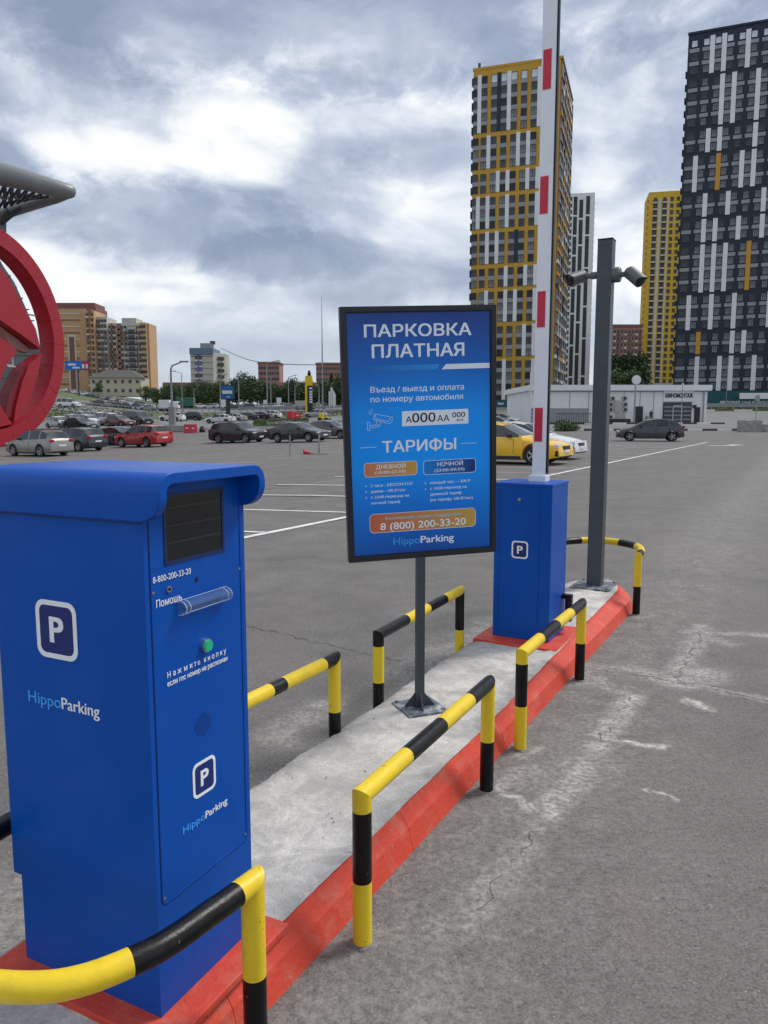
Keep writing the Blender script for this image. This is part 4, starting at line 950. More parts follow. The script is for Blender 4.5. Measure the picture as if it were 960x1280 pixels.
def wheel_meshes(r,s):
    ty=MB(); ty.mat('tyre'); k=26; pr=[(-.11,r*.66),(-.11,r*.93),(-.08,r),(.08,r),(.11,r*.93),(.11,r*.66)]
    vs=[(a,rr*math.cos(6.2832*i/k),rr*math.sin(6.2832*i/k)) for a,rr in pr for i in range(k)]
    ty.add(vs,[(j*k+i,j*k+(i+1)%k,(j+1)*k+(i+1)%k,(j+1)*k+i) for j in range(5) for i in range(k)])
    ty.add([(s*.03,r*.68*math.cos(6.2832*i/k),r*.68*math.sin(6.2832*i/k)) for i in range(k)],[tuple(range(k))])
    rm=MB(); rm.mat('rim'); 
    vs=[(s*a,rr*r*math.cos(6.2832*i/k),rr*r*math.sin(6.2832*i/k)) for a,rr in ((.10,.68),(.112,.64),(.085,.58)) for i in range(k)]
    rm.add(vs,[(j*k+i,j*k+(i+1)%k,(j+1)*k+(i+1)%k,(j+1)*k+i) for j in range(2) for i in range(k)])
    rm.tube([(s*.06,0,0),(s*.10,0,0)],r*.17,10)
    for q in range(5):
        a=6.2832*q/5; d=Vector((0,math.cos(a),math.sin(a))); e=Vector((0,-math.sin(a),math.cos(a))); w1,w2=r*.07,r*.13
        P=[d*r*.1-e*w1,d*r*.62-e*w2,d*r*.62+e*w2,d*r*.1+e*w1]; rm.prism([p+Vector((s*.075,0,0)) for p in P],None,(s*.022,0,0))
    return ty,rm
CM={}
for kd in CARS:
    out,ex,wh,wr=car_meshes(kd); parts=[]
    for k_,mb in out.items():
        parts.append((k_,mb.mesh(k_,smooth=38),Vector((0,0,0)),None))
    for k_,mb in ex: parts.append((k_,mb.mesh(k_,smooth=40),Vector((0,0,0)),None))
    wm={s:wheel_meshes(wr,s) for s in(-1,1)}; wmm={s:(a.mesh('wheel',smooth=40),b_.mesh('rim',smooth=40)) for s,(a,b_) in wm.items()}
    for x_,y_,z_,s in wh: parts.append(('wheel',wmm[s][0],Vector((x_,y_,z_)),wmm[s][1]))
    # one joined mesh for the far cars
    J=MB(); J.mat('paint0')
    for k_,mb in list(out.items())+ex:
        mp=[]; 
        for f,mi in zip(mb.f,mb.mi): mp.append((f,mb.mats[mi]))
        n0=len(J.v); J.v+=mb.v
        for f,mm in mp: J.mat(mm); J.f.append(tuple(i+n0 for i in f)); J.mi.append(J.cur)
    for x_,y_,z_,s in wh:
        for mb in wm[s]:
            n0=len(J.v); J.v+=[(a+x_,c+y_,d+z_) for a,c,d in mb.v]; J.mat(mb.mats[0])
            J.f+=[tuple(i+n0 for i in f) for f in mb.f]; J.mi+=[J.cur]*len(mb.f)
    CM[kd]=(parts,J.mesh(kd+'_body',smooth=38))
PAINT={}
def paint(name,col,rough=.28,metal=.0,coat=.4):
    PAINT[name]=mat(name+'_car_paint',col,rough,metal,var=.04,scale=1.5,coat=coat,dirt=((.25,.24,.22),.12,2))
paint('white',(.68,.69,.70)); paint('black',(.012,.013,.016)); paint('navy',(.016,.022,.036)); paint('silver',(.40,.41,.42),.3,.4); paint('greige',(.26,.25,.235),.3,.4); paint('dark grey',(.055,.058,.062),.3,.3); paint('red',(.38,.022,.025)); paint('yellow',(.88,.50,.014)); paint('brown grey',(.10,.098,.088),.3,.3); paint('maroon',(.12,.016,.02)); paint('blue',(.03,.09,.25))
def car(kind,color,px,Y,az,label,cat='car',group=None,full=False,dz=0.,name='parked_car',loc=None):
    p=gp(px,Y) if loc is None else loc; p.z+=dz; rz=-R(az)
    if full:
        root=tag(empty(name,p,rz),label,cat,group)
        # sit on the slope
        hx=Vector((math.sin(R(az)),math.cos(R(az)))); e=1.3
        pitch=math.atan2(G(p.x+hx.x*e,p.y+hx.y*e)-G(p.x-hx.x*e,p.y-hx.y*e),2*e); rollc=math.atan2(G(p.x+hx.y*.7,p.y-hx.x*.7)-G(p.x-hx.y*.7,p.y+hx.x*.7),1.4)
        root.rotation_euler=(pitch,-rollc,rz)
        for k_,me,l_,rim in CM[kind][0]:
            o=inst(k_.rstrip('0123456789'),me,root,l_,0.,PAINT[color] if k_=='body' else None)
            if rim: inst('rim',rim,o,(0,0,0))
        return root
    o=bpy.data.objects.new(name,CM[kind][1]); o.location=p; o.rotation_euler.z=rz; link(o); o.material_slots[0].link='OBJECT'; o.material_slots[0].material=PAINT[color]
    return tag(o,label,cat,group)
GL='cars parked on the lot'
car('suv','greige',50,49.5,-60,'beige grey SUV seen from behind in front of the red ring',group=GL,full=True)
car('suv','navy',97,55,-60,'dark navy SUV parked behind the beige grey one, showing its red tail light',group=GL,full=True)
car('suv','red',180,58.5,-60,'bright red SUV seen from behind, left of the lamp post',group=GL,full=True)
car('suv','black',298,60.5,118,'black SUV facing right, left of the black sedan',group=GL,full=True)
car('sedan','black',374,56.5,119,'black sedan facing right beside the thin steel post',group=GL,full=True)
car('sedan','brown grey',413,62,116,'brownish grey car partly behind the sign edge, facing right',group=GL,full=True)
car('sedan','yellow',629,27.4,121,'yellow sedan behind the barrier boom, facing right',group=GL,full=True)
car('sedan','white',655,30.6,121,'white sedan on the far side of the yellow one',group=GL,full=True)
car('hatch','dark grey',811,51.5,-76,'dark grey hatchback alone on the lot in front of the tyre shop',full=True)
car('sedan','silver',622,80.5,112,'silver sedan beyond the yellow car, nearer of the two silver ones',full=True)
car('hatch','silver',628,97,112,'silver hatchback behind the nearer silver sedan',full=True)
car('sedan','black',143,63,-60,'black car with an open tailgate just left of the red SUV',full=True)
car('van','black',172,104,128,'black minivan in the row behind the red SUV',full=True)
GR='row of parked cars below the hill road'
for i,(kd,co,px,Y,az,lab) in enumerate((('hatch','white',76,92,128,'white car nearest the red ring in the parked row'),('sedan','navy',101,88,122,'dark sedan in front of the white cars of the row'),('hatch','silver',90,106,128,'silver car behind the dark sedan of the row'),('sedan','white',113,104,128,'white sedan second in the parked row'),('sedan','silver',104,118,128,'silver sedan at the back of the parked row'),('suv','white',126,108,128,'white SUV in the middle of the parked row'),('suv','white',141,103,128,'white SUV at the right end of the parked row, before the maroon car'),('hatch','maroon',156,112,128,'maroon hatchback between the white SUV and the black minivan'),('sedan','maroon',150,100,126,'maroon sedan low in front of the white SUV'))):
    car(kd,co,px,Y,az,lab,group=GR)
GD='cars driving on the road behind the lot'
for kd,co,px,Y,az,lab in (('suv','white',215,136,-78,'white SUV passing behind the lamp post'),('suv','navy',239,142,-80,'dark navy SUV just right of the white SUV'),('sedan','white',275,117,-80,'long white sedan above the black SUV on the lot'),('sedan','silver',291,127,-80,'silver sedan right of the white one on the road'),('sedan','dark grey',308,141,-78,'dark grey sedan first in the queue by the grass patch'),('sedan','black',324,143,-78,'black sedan in the queue by the grass patch'),('hatch','white',338,146,-78,'white car with bright rear at the end of the queue'),('hatch','silver',394,142,-78,'silver car beside the black and yellow price pylon')):
    car(kd,co,px,Y,az,lab,group=GD,name='driving_car')
rnd=random.Random(11)
GH='distant cars on the highway in front of the trees'
cn=lambda i: cols[i%10] if i!=7 else 'white'
cols=['white','silver','black','dark grey','white','navy','silver','red','white','brown grey']
for i,px in enumerate((250,262,284,296,304,312,320,330,340,349,357,365,374,384,396,404)):
    car(rnd.choice(['sedan','hatch','suv']),cols[i%10] if i not in (7,) else 'white',px+rnd.uniform(-2,2),rnd.choice([206,214,224,232]),rnd.choice([-82,98]),('distant %s car on the highway, '%cn(i)+['left of the blue billboard','just left of the billboard pole','under the blue billboard','just right of the billboard','below the paler trees','below the tallest tree','left below the brown block','below the brown block','below the brown block corner','right below the brown block','left of the grey container','above the red barrier','by the grey container','left of the pylon foot','right of the pylon foot','by the feather flags'][i]),group=GH,name='distant_car')
for i,px in enumerate((118,128,138,150,160,170,178,186)):
    car(rnd.choice(['sedan','hatch','suv']),cols[(i*3)%10],px,200-i*1.5,rnd.choice([-84,96]),'distant %s car on the highway, %s below the pale building'%(cols[(i*3)%10],['leftmost','second from the left','third from the left','just left of the middle','just right of the middle','third from the right','second from the right','rightmost'][i]),group='distant cars below the pale building',name='distant_car')
for i in range(17):
    px=82+i*6.2; Y=330-i*5.2
    car(rnd.choice(['sedan','hatch','suv']),cols[(i*7)%10],px,Y,128,'distant %s car on the hill road, %s'%(cols[(i*7)%10],['topmost of the row','second from the top','third from the top','fourth from the top','fifth from the top','sixth from the top','left of the middle of the row','just left of the middle','at the middle of the row','just right of the middle','right of the middle of the row','sixth from the bottom','fifth from the bottom','fourth from the bottom','third from the bottom','second from the bottom','lowest of the row'][i]),group='cars parked up the hill road',name='distant_car')
car('van','white',86,168,100,'white van on the hill slope right of the red ring','van',name='white_van')
# ================================================================ buildings
def window_mesh(w_,h_,panes=2,fr='frame',gl='win',d=.14):
    mb=MB(); mb.mat(fr); t=.09
    for cc,dd in (((0,0,h_/2-t/2),(w_,d,t)),((0,0,-h_/2+t/2),(w_,d,t)),((-w_/2+t/2,0,0),(t,d,h_-2*t)),((w_/2-t/2,0,0),(t,d,h_-2*t))): mb.box(cc,dd)
    for k in range(1,panes): mb.box((-w_/2+w_*k/panes,-.01,0),(t*.8,d,h_-2*t))
    mb.mat(gl); mb.box((0,.03,0),(w_-t,.03,h_-t)); return mb.mesh('window')
def pmesh(w_,h_,m,d=.10):
    mb=MB(); mb.mat(m); mb.box((0,0,0),(w_,d,h_)); return mb.mesh('panel')
def bframe(name,label,A,B_,z0,cat='tower block',group=None):
    A=Vector((*A,z0)); d=Vector((B_[0]-A.x,B_[1]-A.y)); return tag(empty(name,A,math.atan2(d.y,d.x)),label,cat,group),d.length
def towerA():
    z0=3.; top=85.6; t,Lf=bframe('apartment_tower','tall ochre yellow apartment tower with white strips behind the barrier boom',(21.95,199.8),(42.0,193.),z0)
    Hh=top-z0; D=26.5; fh=2.85
    mb=MB(); mb.mat('ochre_panel'); mb.box((Lf/2-.1,D/2,Hh/2),(Lf-.2,D,Hh)); mb.build('wall',parent=t); mb=MB(); mb.mat('brick_brown'); mb.box((Lf-.05,D/2+.2,Hh/2),(.3,D-.4,Hh-.2)); mb.build('side_wall',parent=t)
    mb=MB(); mb.mat('ochre_panel'); mb.box((Lf/2,.15,Hh+.25),(Lf+.4,.5,.6)); mb.mat('roof_dark'); mb.box((Lf+.05,D/2,Hh+.25),(.5,D,.6)); mb.build('parapet',parent=t)
    mb=MB(); mb.mat('truss'); mb.tube([(1.0,2,Hh),(1.0,2,Hh+2.4)],.35,6); mb.tube([(2.2,2,Hh),(2.2,2,Hh+1.6)],.08,5); mb.build('roof_mast',parent=t)
    wms=[window_mesh(1.45,1.75,2,'frame',g) for g in ('win','win','win2','win3')]; rw=random.Random(31); sp=pmesh(1.65,.95,'grey_panel',.12); wop=window_mesh(1.6,1.9,1,'frame','winbright')
    G_=[(5,'WYNWYYWY'),(3,'YWYYWWYY'),(2,'YYWWYWWY'),(3,'WWYWYYWY'),(3,'YWWYNYYW'),(2,'YYYWYWWY'),(3,'YWYWWYWY'),(3,'WYYYYWWY'),(4,'YYWWYYWW')]
    z=Hh-1.15; pitch=2.42; row=0
    for n_,pat in G_:
        for r_ in range(n_):
            zc=z-fh/2
            for c_ in range(9):
                xc=.35+c_*pitch
                if xc>Lf-.9: continue
                if row==0 and c_ in (2,3,4,5,6,7): inst('window',wop,t,(xc,-.06,zc+.1))
                else: inst('window',rw.choice(wms),t,(max(xc,.75),-.06,zc+.1))
                if not (r_==n_-1): inst('spandrel_panel',sp,t,(max(xc,.83),-.055,zc-1.28))
            z-=fh; row+=1
        hh=fh*n_-.75
        for c_,ch in enumerate(pat):
            xc=.35+(c_+.5)*pitch
            if ch=='Y' or xc>Lf-.6: continue
            mb=MB(); mb.mat({'W':'white_panel','N':'navy_panel'}[ch]); mb.box((xc,-.05,z+fh*n_-hh/2-.05),(.95,.20,hh)); mb.build('facade_strip',parent=t)
    # right-hand side: loggias in grey and orange
    rr=random.Random(5); mb=MB(); pm=MB()
    for r_ in range(28):
        for c_ in range(10):
            zc=Hh-1.15-fh*(r_+.5); yc=1.5+c_*2.6
            mb.mat('win'); mb.box((Lf+.02,yc,zc+.2),(.18,1.9,1.6)); mb.mat('frame'); mb.box((Lf+.06,yc,zc+.2),(.16,.1,1.6)); mb.box((Lf+.05,yc+.95,zc+.2),(.16,.08,1.6))
            pm.mat(rr.choice(['grey_panel','grey_panel','orange_panel','ochre_panel','navy_panel','white_panel']) if (r_//3+c_)%3 else 'grey_panel'); pm.box((Lf+.12,yc,zc-1.0),(.5,2.3,.85))
            if c_%2: pm.box((Lf+.12,yc+1.35,zc),(.45,.55,fh))
    tag(mb.build('side_window',parent=t),kind='stuff'); tag(pm.build('side_loggia_panel',parent=t),kind='stuff')
    # shallow window returns along the left corner
    mb=MB(); mb.mat('navy_panel')
    for r_ in range(28): mb.box((-.15,.6,Hh-1.15-fh*(r_+.5)),(.5,1.2,1.7))
    tag(mb.build('corner_loggia',parent=t),kind='stuff')
towerA()
def towerB():
    z0=3.; top=91.6; t,Lf=bframe('apartment_tower','tall dark navy apartment tower with white and orange strips at the right edge',(72.4,195),(102.0,182.9),z0)
    Hh=top-z0; D=24.; fh=2.97; pitch=2.55
    mb=MB(); mb.mat('navy_panel'); mb.box((Lf/2,D/2,Hh/2),(Lf,D,Hh)); mb.build('wall',parent=t)
    mb=MB(); mb.mat('navy_panel'); mb.box((Lf/2,.0,Hh+.2),(Lf+.3,.5,.5)); mb.build('parapet',parent=t)
    w1=window_mesh(1.75,1.75,4); w2s=[window_mesh(1.3,1.75,3,'frame',g) for g in ('win2','win2','win2','win')]; rw=random.Random(32); wo=window_mesh(1.4,1.6,1,'navy_panel','winbright'); sp=pmesh(1.85,.85,'grey_panel',.12); sp1=pmesh(2.15,.85,'grey_panel',.12)
    G_=[(3,{1:'W',2:'W',4:'W',7:'W'}),(4,{2:'W',3:'W',5:'W',8:'W'}),(2,{1:'W',2:'W',5:'W',7:'W'}),(3,{0:'W',2:'O',4:'W',5:'W',8:'W'}),(2,{1:'W',3:'W',6:'W'}),(2,{1:'W',2:'W',4:'W',6:'W'}),(4,{1:'W',2:'W',3:'W',5:'O',8:'W'}),(3,{0:'W',2:'W',4:'W',7:'W'}),(2,{1:'O',4:'W',5:'W',8:'W'}),(3,{1:'W',3:'W',4:'W',6:'W',9:'W'})]
    z=Hh-.9; row=0; rr=random.Random(8)
    for n_,pat in G_:
        for r_ in range(n_):
            zc=z-fh/2
            for c_ in range(11):
                xc=1.45 if c_==0 else 1.55+c_*pitch
                if xc>Lf-1: continue
                if row==0: inst('window',wo,t,(xc,-.06,zc+.15))
                else: inst('window',w1 if c_==0 else rw.choice(w2s),t,(xc,-.06,zc+.15))
                if r_!=n_-1: inst('spandrel_panel',sp1 if c_==0 else sp,t,(xc,-.055,zc-1.36))
            z-=fh; row+=1
        hh=fh*n_-.55
        for c_,ch in pat.items():
            xc=1.55+(c_+.5)*pitch
            if xc>Lf-.6: continue
            mb=MB(); mb.mat({'W':'white_panel','O':'orange_panel'}[ch]); mb.box((xc,-.06,z+fh*n_-hh/2-.1),(1.05,.24,hh)); mb.build('facade_strip',parent=t)
    mb=MB(); mb.mat('magenta_panel'); mb.box((1.55+10.2*pitch-4.2,-.07,10.5),(1.2,.26,5.2)); mb.build('facade_strip',parent=t)
    mb=MB(); mb.mat('navy_panel')
    for r_ in range(26): mb.box((-.12,1.4,Hh-7-fh*(r_+.5)),(.5,1.6,1.1))
    for r_ in range(26): mb.mat('white_panel'); mb.box((-.12,2.8,Hh-6.6-fh*(r_+.5)),(.4,1.0,.9))
    tag(mb.build('side_balcony',parent=t),kind='stuff')
towerB()
def slimtower():
    Y=380; s=.2764; top=1.6+s*Y; x0=at(713,242,Y).x; x1=at(742.5,242,Y).x; z0=6
    t,Lf=bframe('apartment_tower','slender white apartment tower with long black window slots behind the mast',(x0,Y),(x1,Y-2),z0); Hh=top-z0; D=16
    mb=MB(); mb.mat('white_panel'); mb.box((Lf/2,D/2,Hh/2),(Lf,D,Hh)); mb.build('wall',parent=t)
    fh=2.95; wm=window_mesh(1.05,1.7,2); n_=int((Hh-2)/fh)
    rr=random.Random(2)
    for c_,xc in enumerate((2.5,5.2,8.3)):
        z=Hh-1.5-c_%2*1.5; 
        while z>6:
            k=rr.choice([3,4,5,6]); h_=min(k*fh,z-3)-.6
            mb=MB(); mb.mat('dark_core'); mb.box((xc,-.02,z-h_/2),(1.75,.14,h_)); mb.build('window_slot',parent=t); 
            q=z-.9
            while q>z-h_+.8: inst('window',wm,t,(xc+.25,-.12,q)); q-=fh
            z-=h_+.9
    for r_ in range(n_): inst('window',wm,t,(.45,-.06,Hh-2.5-r_*fh))
    mb=MB()
    for r_ in range(n_):
        mb.mat('dark_core'); mb.box((Lf+.03,4,Hh-3-r_*fh),(.2,3,1.6)); mb.box((Lf+.03,10,Hh-3-r_*fh),(.2,3,1.6)); mb.mat('brick_pink'); mb.box((Lf+.25,7,Hh-3.4-r_*fh),(.6,2.2,1.3))
    tag(mb.build('side_window',parent=t),kind='stuff')
slimtower()
def yellowtower():
    Y=370; top=1.6+.278*Y; x0=at(811.5,240,Y).x; x1=at(849,240,Y).x; z0=7
    t,Lf=bframe('apartment_tower','slender bright yellow apartment tower just left of the dark navy tower',(x0,Y),(x1,Y-3),z0); Hh=top-z0; D=18
    mb=MB(); mb.mat('yellow_facade'); mb.box((Lf/2,D/2,Hh/2),(Lf,D,Hh)); mb.build('wall',parent=t)
    mb=MB(); mb.mat('yellow_facade'); mb.prism([(0,.2,0),(.9,9,0),(.9,D,0),(0.9,D-.2,0)],None,(0,0,Hh-.5)); mb.build('side_wing',parent=t)
    fh=2.95; n_=int((Hh-11)/fh); wm=window_mesh(1.35,1.8,2)
    for xc,m_,w_ in ((4.9,'cream_panel',1.2),(8.6,'cream_panel',.7)): mb=MB(); mb.mat(m_); mb.box((xc,-.08,Hh/2+3),(w_,.3,Hh-12)); mb.build('facade_strip',parent=t)
    mb=MB(); mb.mat('dark_core'); mb.box((2.9,.0,Hh/2+3),(1.9,.12,Hh-13)); mb.box((7.0,.0,Hh/2+3),(1.9,.12,Hh-13)); mb.build('loggia_recess',parent=t)
    bal=MB(); bal.mat('cream_panel')
    for r_ in range(n_):
        zc=Hh-3.5-r_*fh
        for xc in (2.9,7.0,10.2,12.9):
            if xc<Lf-.5: inst('window',wm,t,(xc,-.09,zc))
        for xc in (2.9,7.0): bal.box((xc,-.30,zc-1.35),(2.0,.5,.65))
    tag(bal.build('balcony_front',parent=t),kind='stuff')
    mb=MB(); mb.mat('stone_base'); mb.box((Lf/2,-.15,5.2),(Lf+.5,.7,10.4)); mb.mat('win'); mb.box((3.5,-.55,5.5),(2.2,.2,3.4)); mb.box((8.5,-.55,5.5),(2.2,.2,3.4)); mb.build('stone_base',parent=t)
    mb=MB(); mb.mat('orange_panel')
    for r_ in range(n_): mb.box((-.2,1.5,Hh-3.5-r_*fh),(.7,1.8,1.1))
    tag(mb.build('side_balcony',parent=t),kind='stuff')
yellowtower()
def block(name,label,px0,px1,ytop,Y,depth,wall,zbase=None,yaw=0.,cat='building',floors=None,fcols=None,win='win',wsize=(1.2,1.5),roof=None,sidecols=0,sp=None,fh=3.):
    a=at(px0,ytop,Y); c=at(px1,ytop,Y); z0=G(a.x,Y)-1 if zbase is None else zbase
    A=(a.x,Y); B_=(a.x+(c.x-a.x),Y+math.tan(R(yaw))*(c.x-a.x)); t,Lf=bframe(name,label,A,B_,z0,cat); Hh=a.z-z0
    mb=MB(); mb.mat(wall); mb.box((Lf/2,depth/2,Hh/2),(Lf,depth,Hh)); mb.build('wall',parent=t)
    if roof: mb=MB(); mb.mat(roof); mb.box((Lf/2,depth/2,Hh+.6),(Lf+.6,depth+.6,1.2)); mb.build('roof_band',parent=t)
    if floors:
        mb=MB(); pm=MB()
        for r_ in range(floors):
            for c_ in range(fcols):
                xc=Lf*(c_+.5)/fcols; zc=Hh-2.-r_*fh
                if zc<1: continue
                mb.mat(win); mb.box((xc,-.05,zc),(wsize[0],.2,wsize[1])); mb.mat('frame'); mb.box((xc,-.09,zc),(.08,.2,wsize[1]))
                if sp: pm.mat(sp[(r_*3+c_*5)%len(sp)]); pm.box((xc,-.15,zc-1.2),(wsize[0]*1.3,.4,.9))
            for c_ in range(sidecols):
                mb.mat(win); mb.box((Lf+.05 if px0<400 else -.05,depth*(c_+.5)/sidecols,Hh-2.-r_*fh),(.2,1.3,1.5))
        tag(mb.build('window',parent=t),kind='stuff')
        if sp: tag(pm.build('balcony_front',parent=t),kind='stuff')
    return t,Lf,Hh
block('brick_block','pink brick apartment block between the mast and the yellow tower',757,803,409,350,15,'brick_pink',floors=20,fcols=10,wsize=(1.,1.5),roof='brick_dark_red',fh=2.9,sp=['brick_dark_red','cream_panel','brick_pink'])
# the big orange brick complex on the left hill: one building, several sections
def complex_():
    Y=430.; t=tag(empty('brick_apartment_complex',(at(130,480,Y).x,Y,14)),'large orange and beige brick apartment complex with a dark red crown on the left hill','building'); o=t.location
    def sec(name,px0,px1,yt,dy,dep,wall,fl=0,fc=0,sp=None,ws=(1.5,1.6),fr=True):
        a=at(px0,yt,Y+dy); c=at(px1,yt,Y+dy); Hh=a.z-14; x0,x1=a.x-o.x,c.x-o.x
        mb=MB(); mb.mat(wall); mb.box(((x0+x1)/2,dy+dep/2,Hh/2),(x1-x0,dep,Hh)); w_=mb.build(name,parent=t)
        if fl:
            mb=MB(); pm=MB()
            for r_ in range(fl):
                for k in range(fc):
                    xc=x0+(x1-x0)*(k+.5)/fc; zc=Hh-2.2-r_*3.05
                    if zc<1: continue
                    mb.mat('win'); mb.box((xc,dy-.05,zc),(ws[0],.2,ws[1]))
                    if sp: pm.mat(sp[(r_*5+k*7+(r_*k)%3)%len(sp)]); pm.box((xc,dy-.3,zc-1.3),(ws[0]*1.25,.8,1.0))
            tag(mb.build('window',parent=t),kind='stuff')
            if sp: tag(pm.build('balcony_front',parent=t),kind='stuff')
        return w_
    sec('end_wall',66,106,386,0,16,'brick_orange',14,1,None,(.1,.1)); sec('crown',70,118,378.5,3,16,'brick_dark_red'); sec('crown_wing',66,120,384,2,17,'brick_dark_red')
    for i in range(13):   # courses that step the end wall
        a=at(72,392+i*8,Y); c=at(100,392+i*8,Y); mb=MB(); mb.mat('brick_brown' if i%2 else 'cream_panel'); mb.box(((a.x+c.x)/2-o.x,-.12,a.z-14),(c.x-a.x,.3,.7)); mb.build('brick_course',parent=t)
    sec('stair_strip',86,92,421,-.6,2,'brick_dark_red'); sec('stair_reveal',84,94.5,418,-.3,2,'cream_panel')
    sec('corner_section',106,117,388,-4,18,'brick_orange',16,2,['cream_panel','brick_orange','brick_brown'])
    sec('red_pier',110,113.5,386,-4.4,2,'brick_brown')
    sec('middle_section',117,133,396,-1,16,'pale_tile',16,4,['brick_pink','pale_tile','cream_panel','brick_brown'])
    sec('long_section',131,181,404,1,16,'pale_tile',15,11,['brick_brown','pale_tile','brick_pink','cream_panel','brick_brown','pale_tile'])
    sec('brick_bay',146,150,404,.3,2,'brick_brown'); sec('brick_bay',138,140,404,.3,2,'brick_brown')
    sec('lift_house',152,170,397.5,2,12,'pale_tile'); sec('balcony_stack',159,169,408,-.4,3,'pale_tile',14,1,['dark_core'],(3.6,1.2)); sec('end_bay',175,182,403,0,14,'brick_orange',14,2); sec('end_bay',181,186,404,2,14,'brick_orange')
complex_()
t,Lf,Hh=block('low_pale_building','low pale plaster building with a dark roof in front of the orange complex',112,176,472,395,14,'beige_plaster',zbase=12,floors=2,fcols=7,wsize=(1.4,1.6),fh=4.5)
mb=MB(); mb.mat('roof_dark'); mb.prism([(-1,-1,Hh),(Lf+1,-1,Hh),(Lf*.72,6,Hh+4.2),(Lf*.25,6,Hh+4.2)],None,(0,8,0)); mb.build('hip_roof',parent=t)
def bluetile():
    t,Lf,Hh=block('panel_tower','pale panel tower with a blue tiled crown and violet stair strip above the trees',237.5,266,437,400,17,'pale_tile',cat='tower block')
    for i in range(12):
        mb=MB(); mb.mat('roof_dark'); mb.box((Lf/2,-.03,Hh-3.5-i*3.05),(Lf,.1,.22)); mb.build('panel_joint',parent=t)
    mb=MB(); mb.mat('tile_blue'); mb.box((Lf/2,8,Hh-.8),(Lf+.4,17.4,3.2)); mb.build('blue_crown',parent=t)
    mb=MB(); mb.mat('violet_panel'); mb.box((Lf*.36,-.1,Hh/2-1),(Lf*.11,.3,Hh-3)); mb.build('stair_strip',parent=t)
    w_=MB(); p_=MB()
    for i in range(12):
        z_=Hh-4-i*3.05
        for f in (.27,.45): w_.mat('violet_panel' if i%3 else 'win'); w_.box((Lf*f,-.15,z_),(1.5,.3,1.7)); p_.mat('white_panel'); p_.box((Lf*f,-.3,z_-1.4),(1.5,.5,.6))
        for y_ in (3,9.5,14): w_.mat('dark_core'); w_.box((Lf+.1,y_,z_),(.4,2.6,1.7)); p_.mat(['grey_panel','brick_brown','cream_panel'][i%3]); p_.box((Lf+.5,y_,z_-1.3),(1.0,2.6,.9))
    tag(w_.build('window',parent=t),kind='stuff'); tag(p_.build('balcony_front',parent=t),kind='stuff')
    a=at(266,437,400); 
    mb=MB(); mb.mat('pale_tile'); mb.prism([(Lf,0,0),(Lf+5,9,0),(Lf+5,17,0),(Lf,17,0)],None,(0,0,Hh-1.5)); mb.build('side_wall',parent=t)
    for i in range(11):
        z_=Hh-5-i*3.05; mb=MB(); mb.mat('dark_core'); mb.prism([(Lf+.6+1.2,2.8,z_),(Lf+1.8+2.2,6.8,z_),(Lf+2.1+2.2,6.5,z_),(Lf+2.1,2.5,z_)],None,(0,0,1.7)); mb.build('loggia',parent=t)
    mb=MB(); mb.mat('grey_panel'); mb.box((Lf*.6,8,Hh+2.2),(Lf*.5,6,3)); mb.mat('truss'); mb.box((Lf*.85,8,Hh+4.2),(2.4,2.4,1.6)); mb.build('roof_house',parent=t)
bluetile()
block('brown_block','small brown brick block left of the yellow price pylon',322.5,349,455,420,16,'brick_pink',floors=9,fcols=8,wsize=(1.1,1.3),roof='brick_brown')
block('brown_block','brown brick block behind the tall thin mast at the sign edge',395,440,456,430,18,'brick_pink',floors=9,fcols=12,wsize=(1.1,1.3),roof='brick_brown')
block('low_brown_building','long low brown building behind the trees on the left',203,262,478,340,14,'brick_brown',floors=3,fcols=16,wsize=(1.1,1.3))
block('low_brown_building','low brown building between the two brown brick blocks',345,395,478,345,14,'brick_pink',floors=3,fcols=12,wsize=(1.1,1.3))
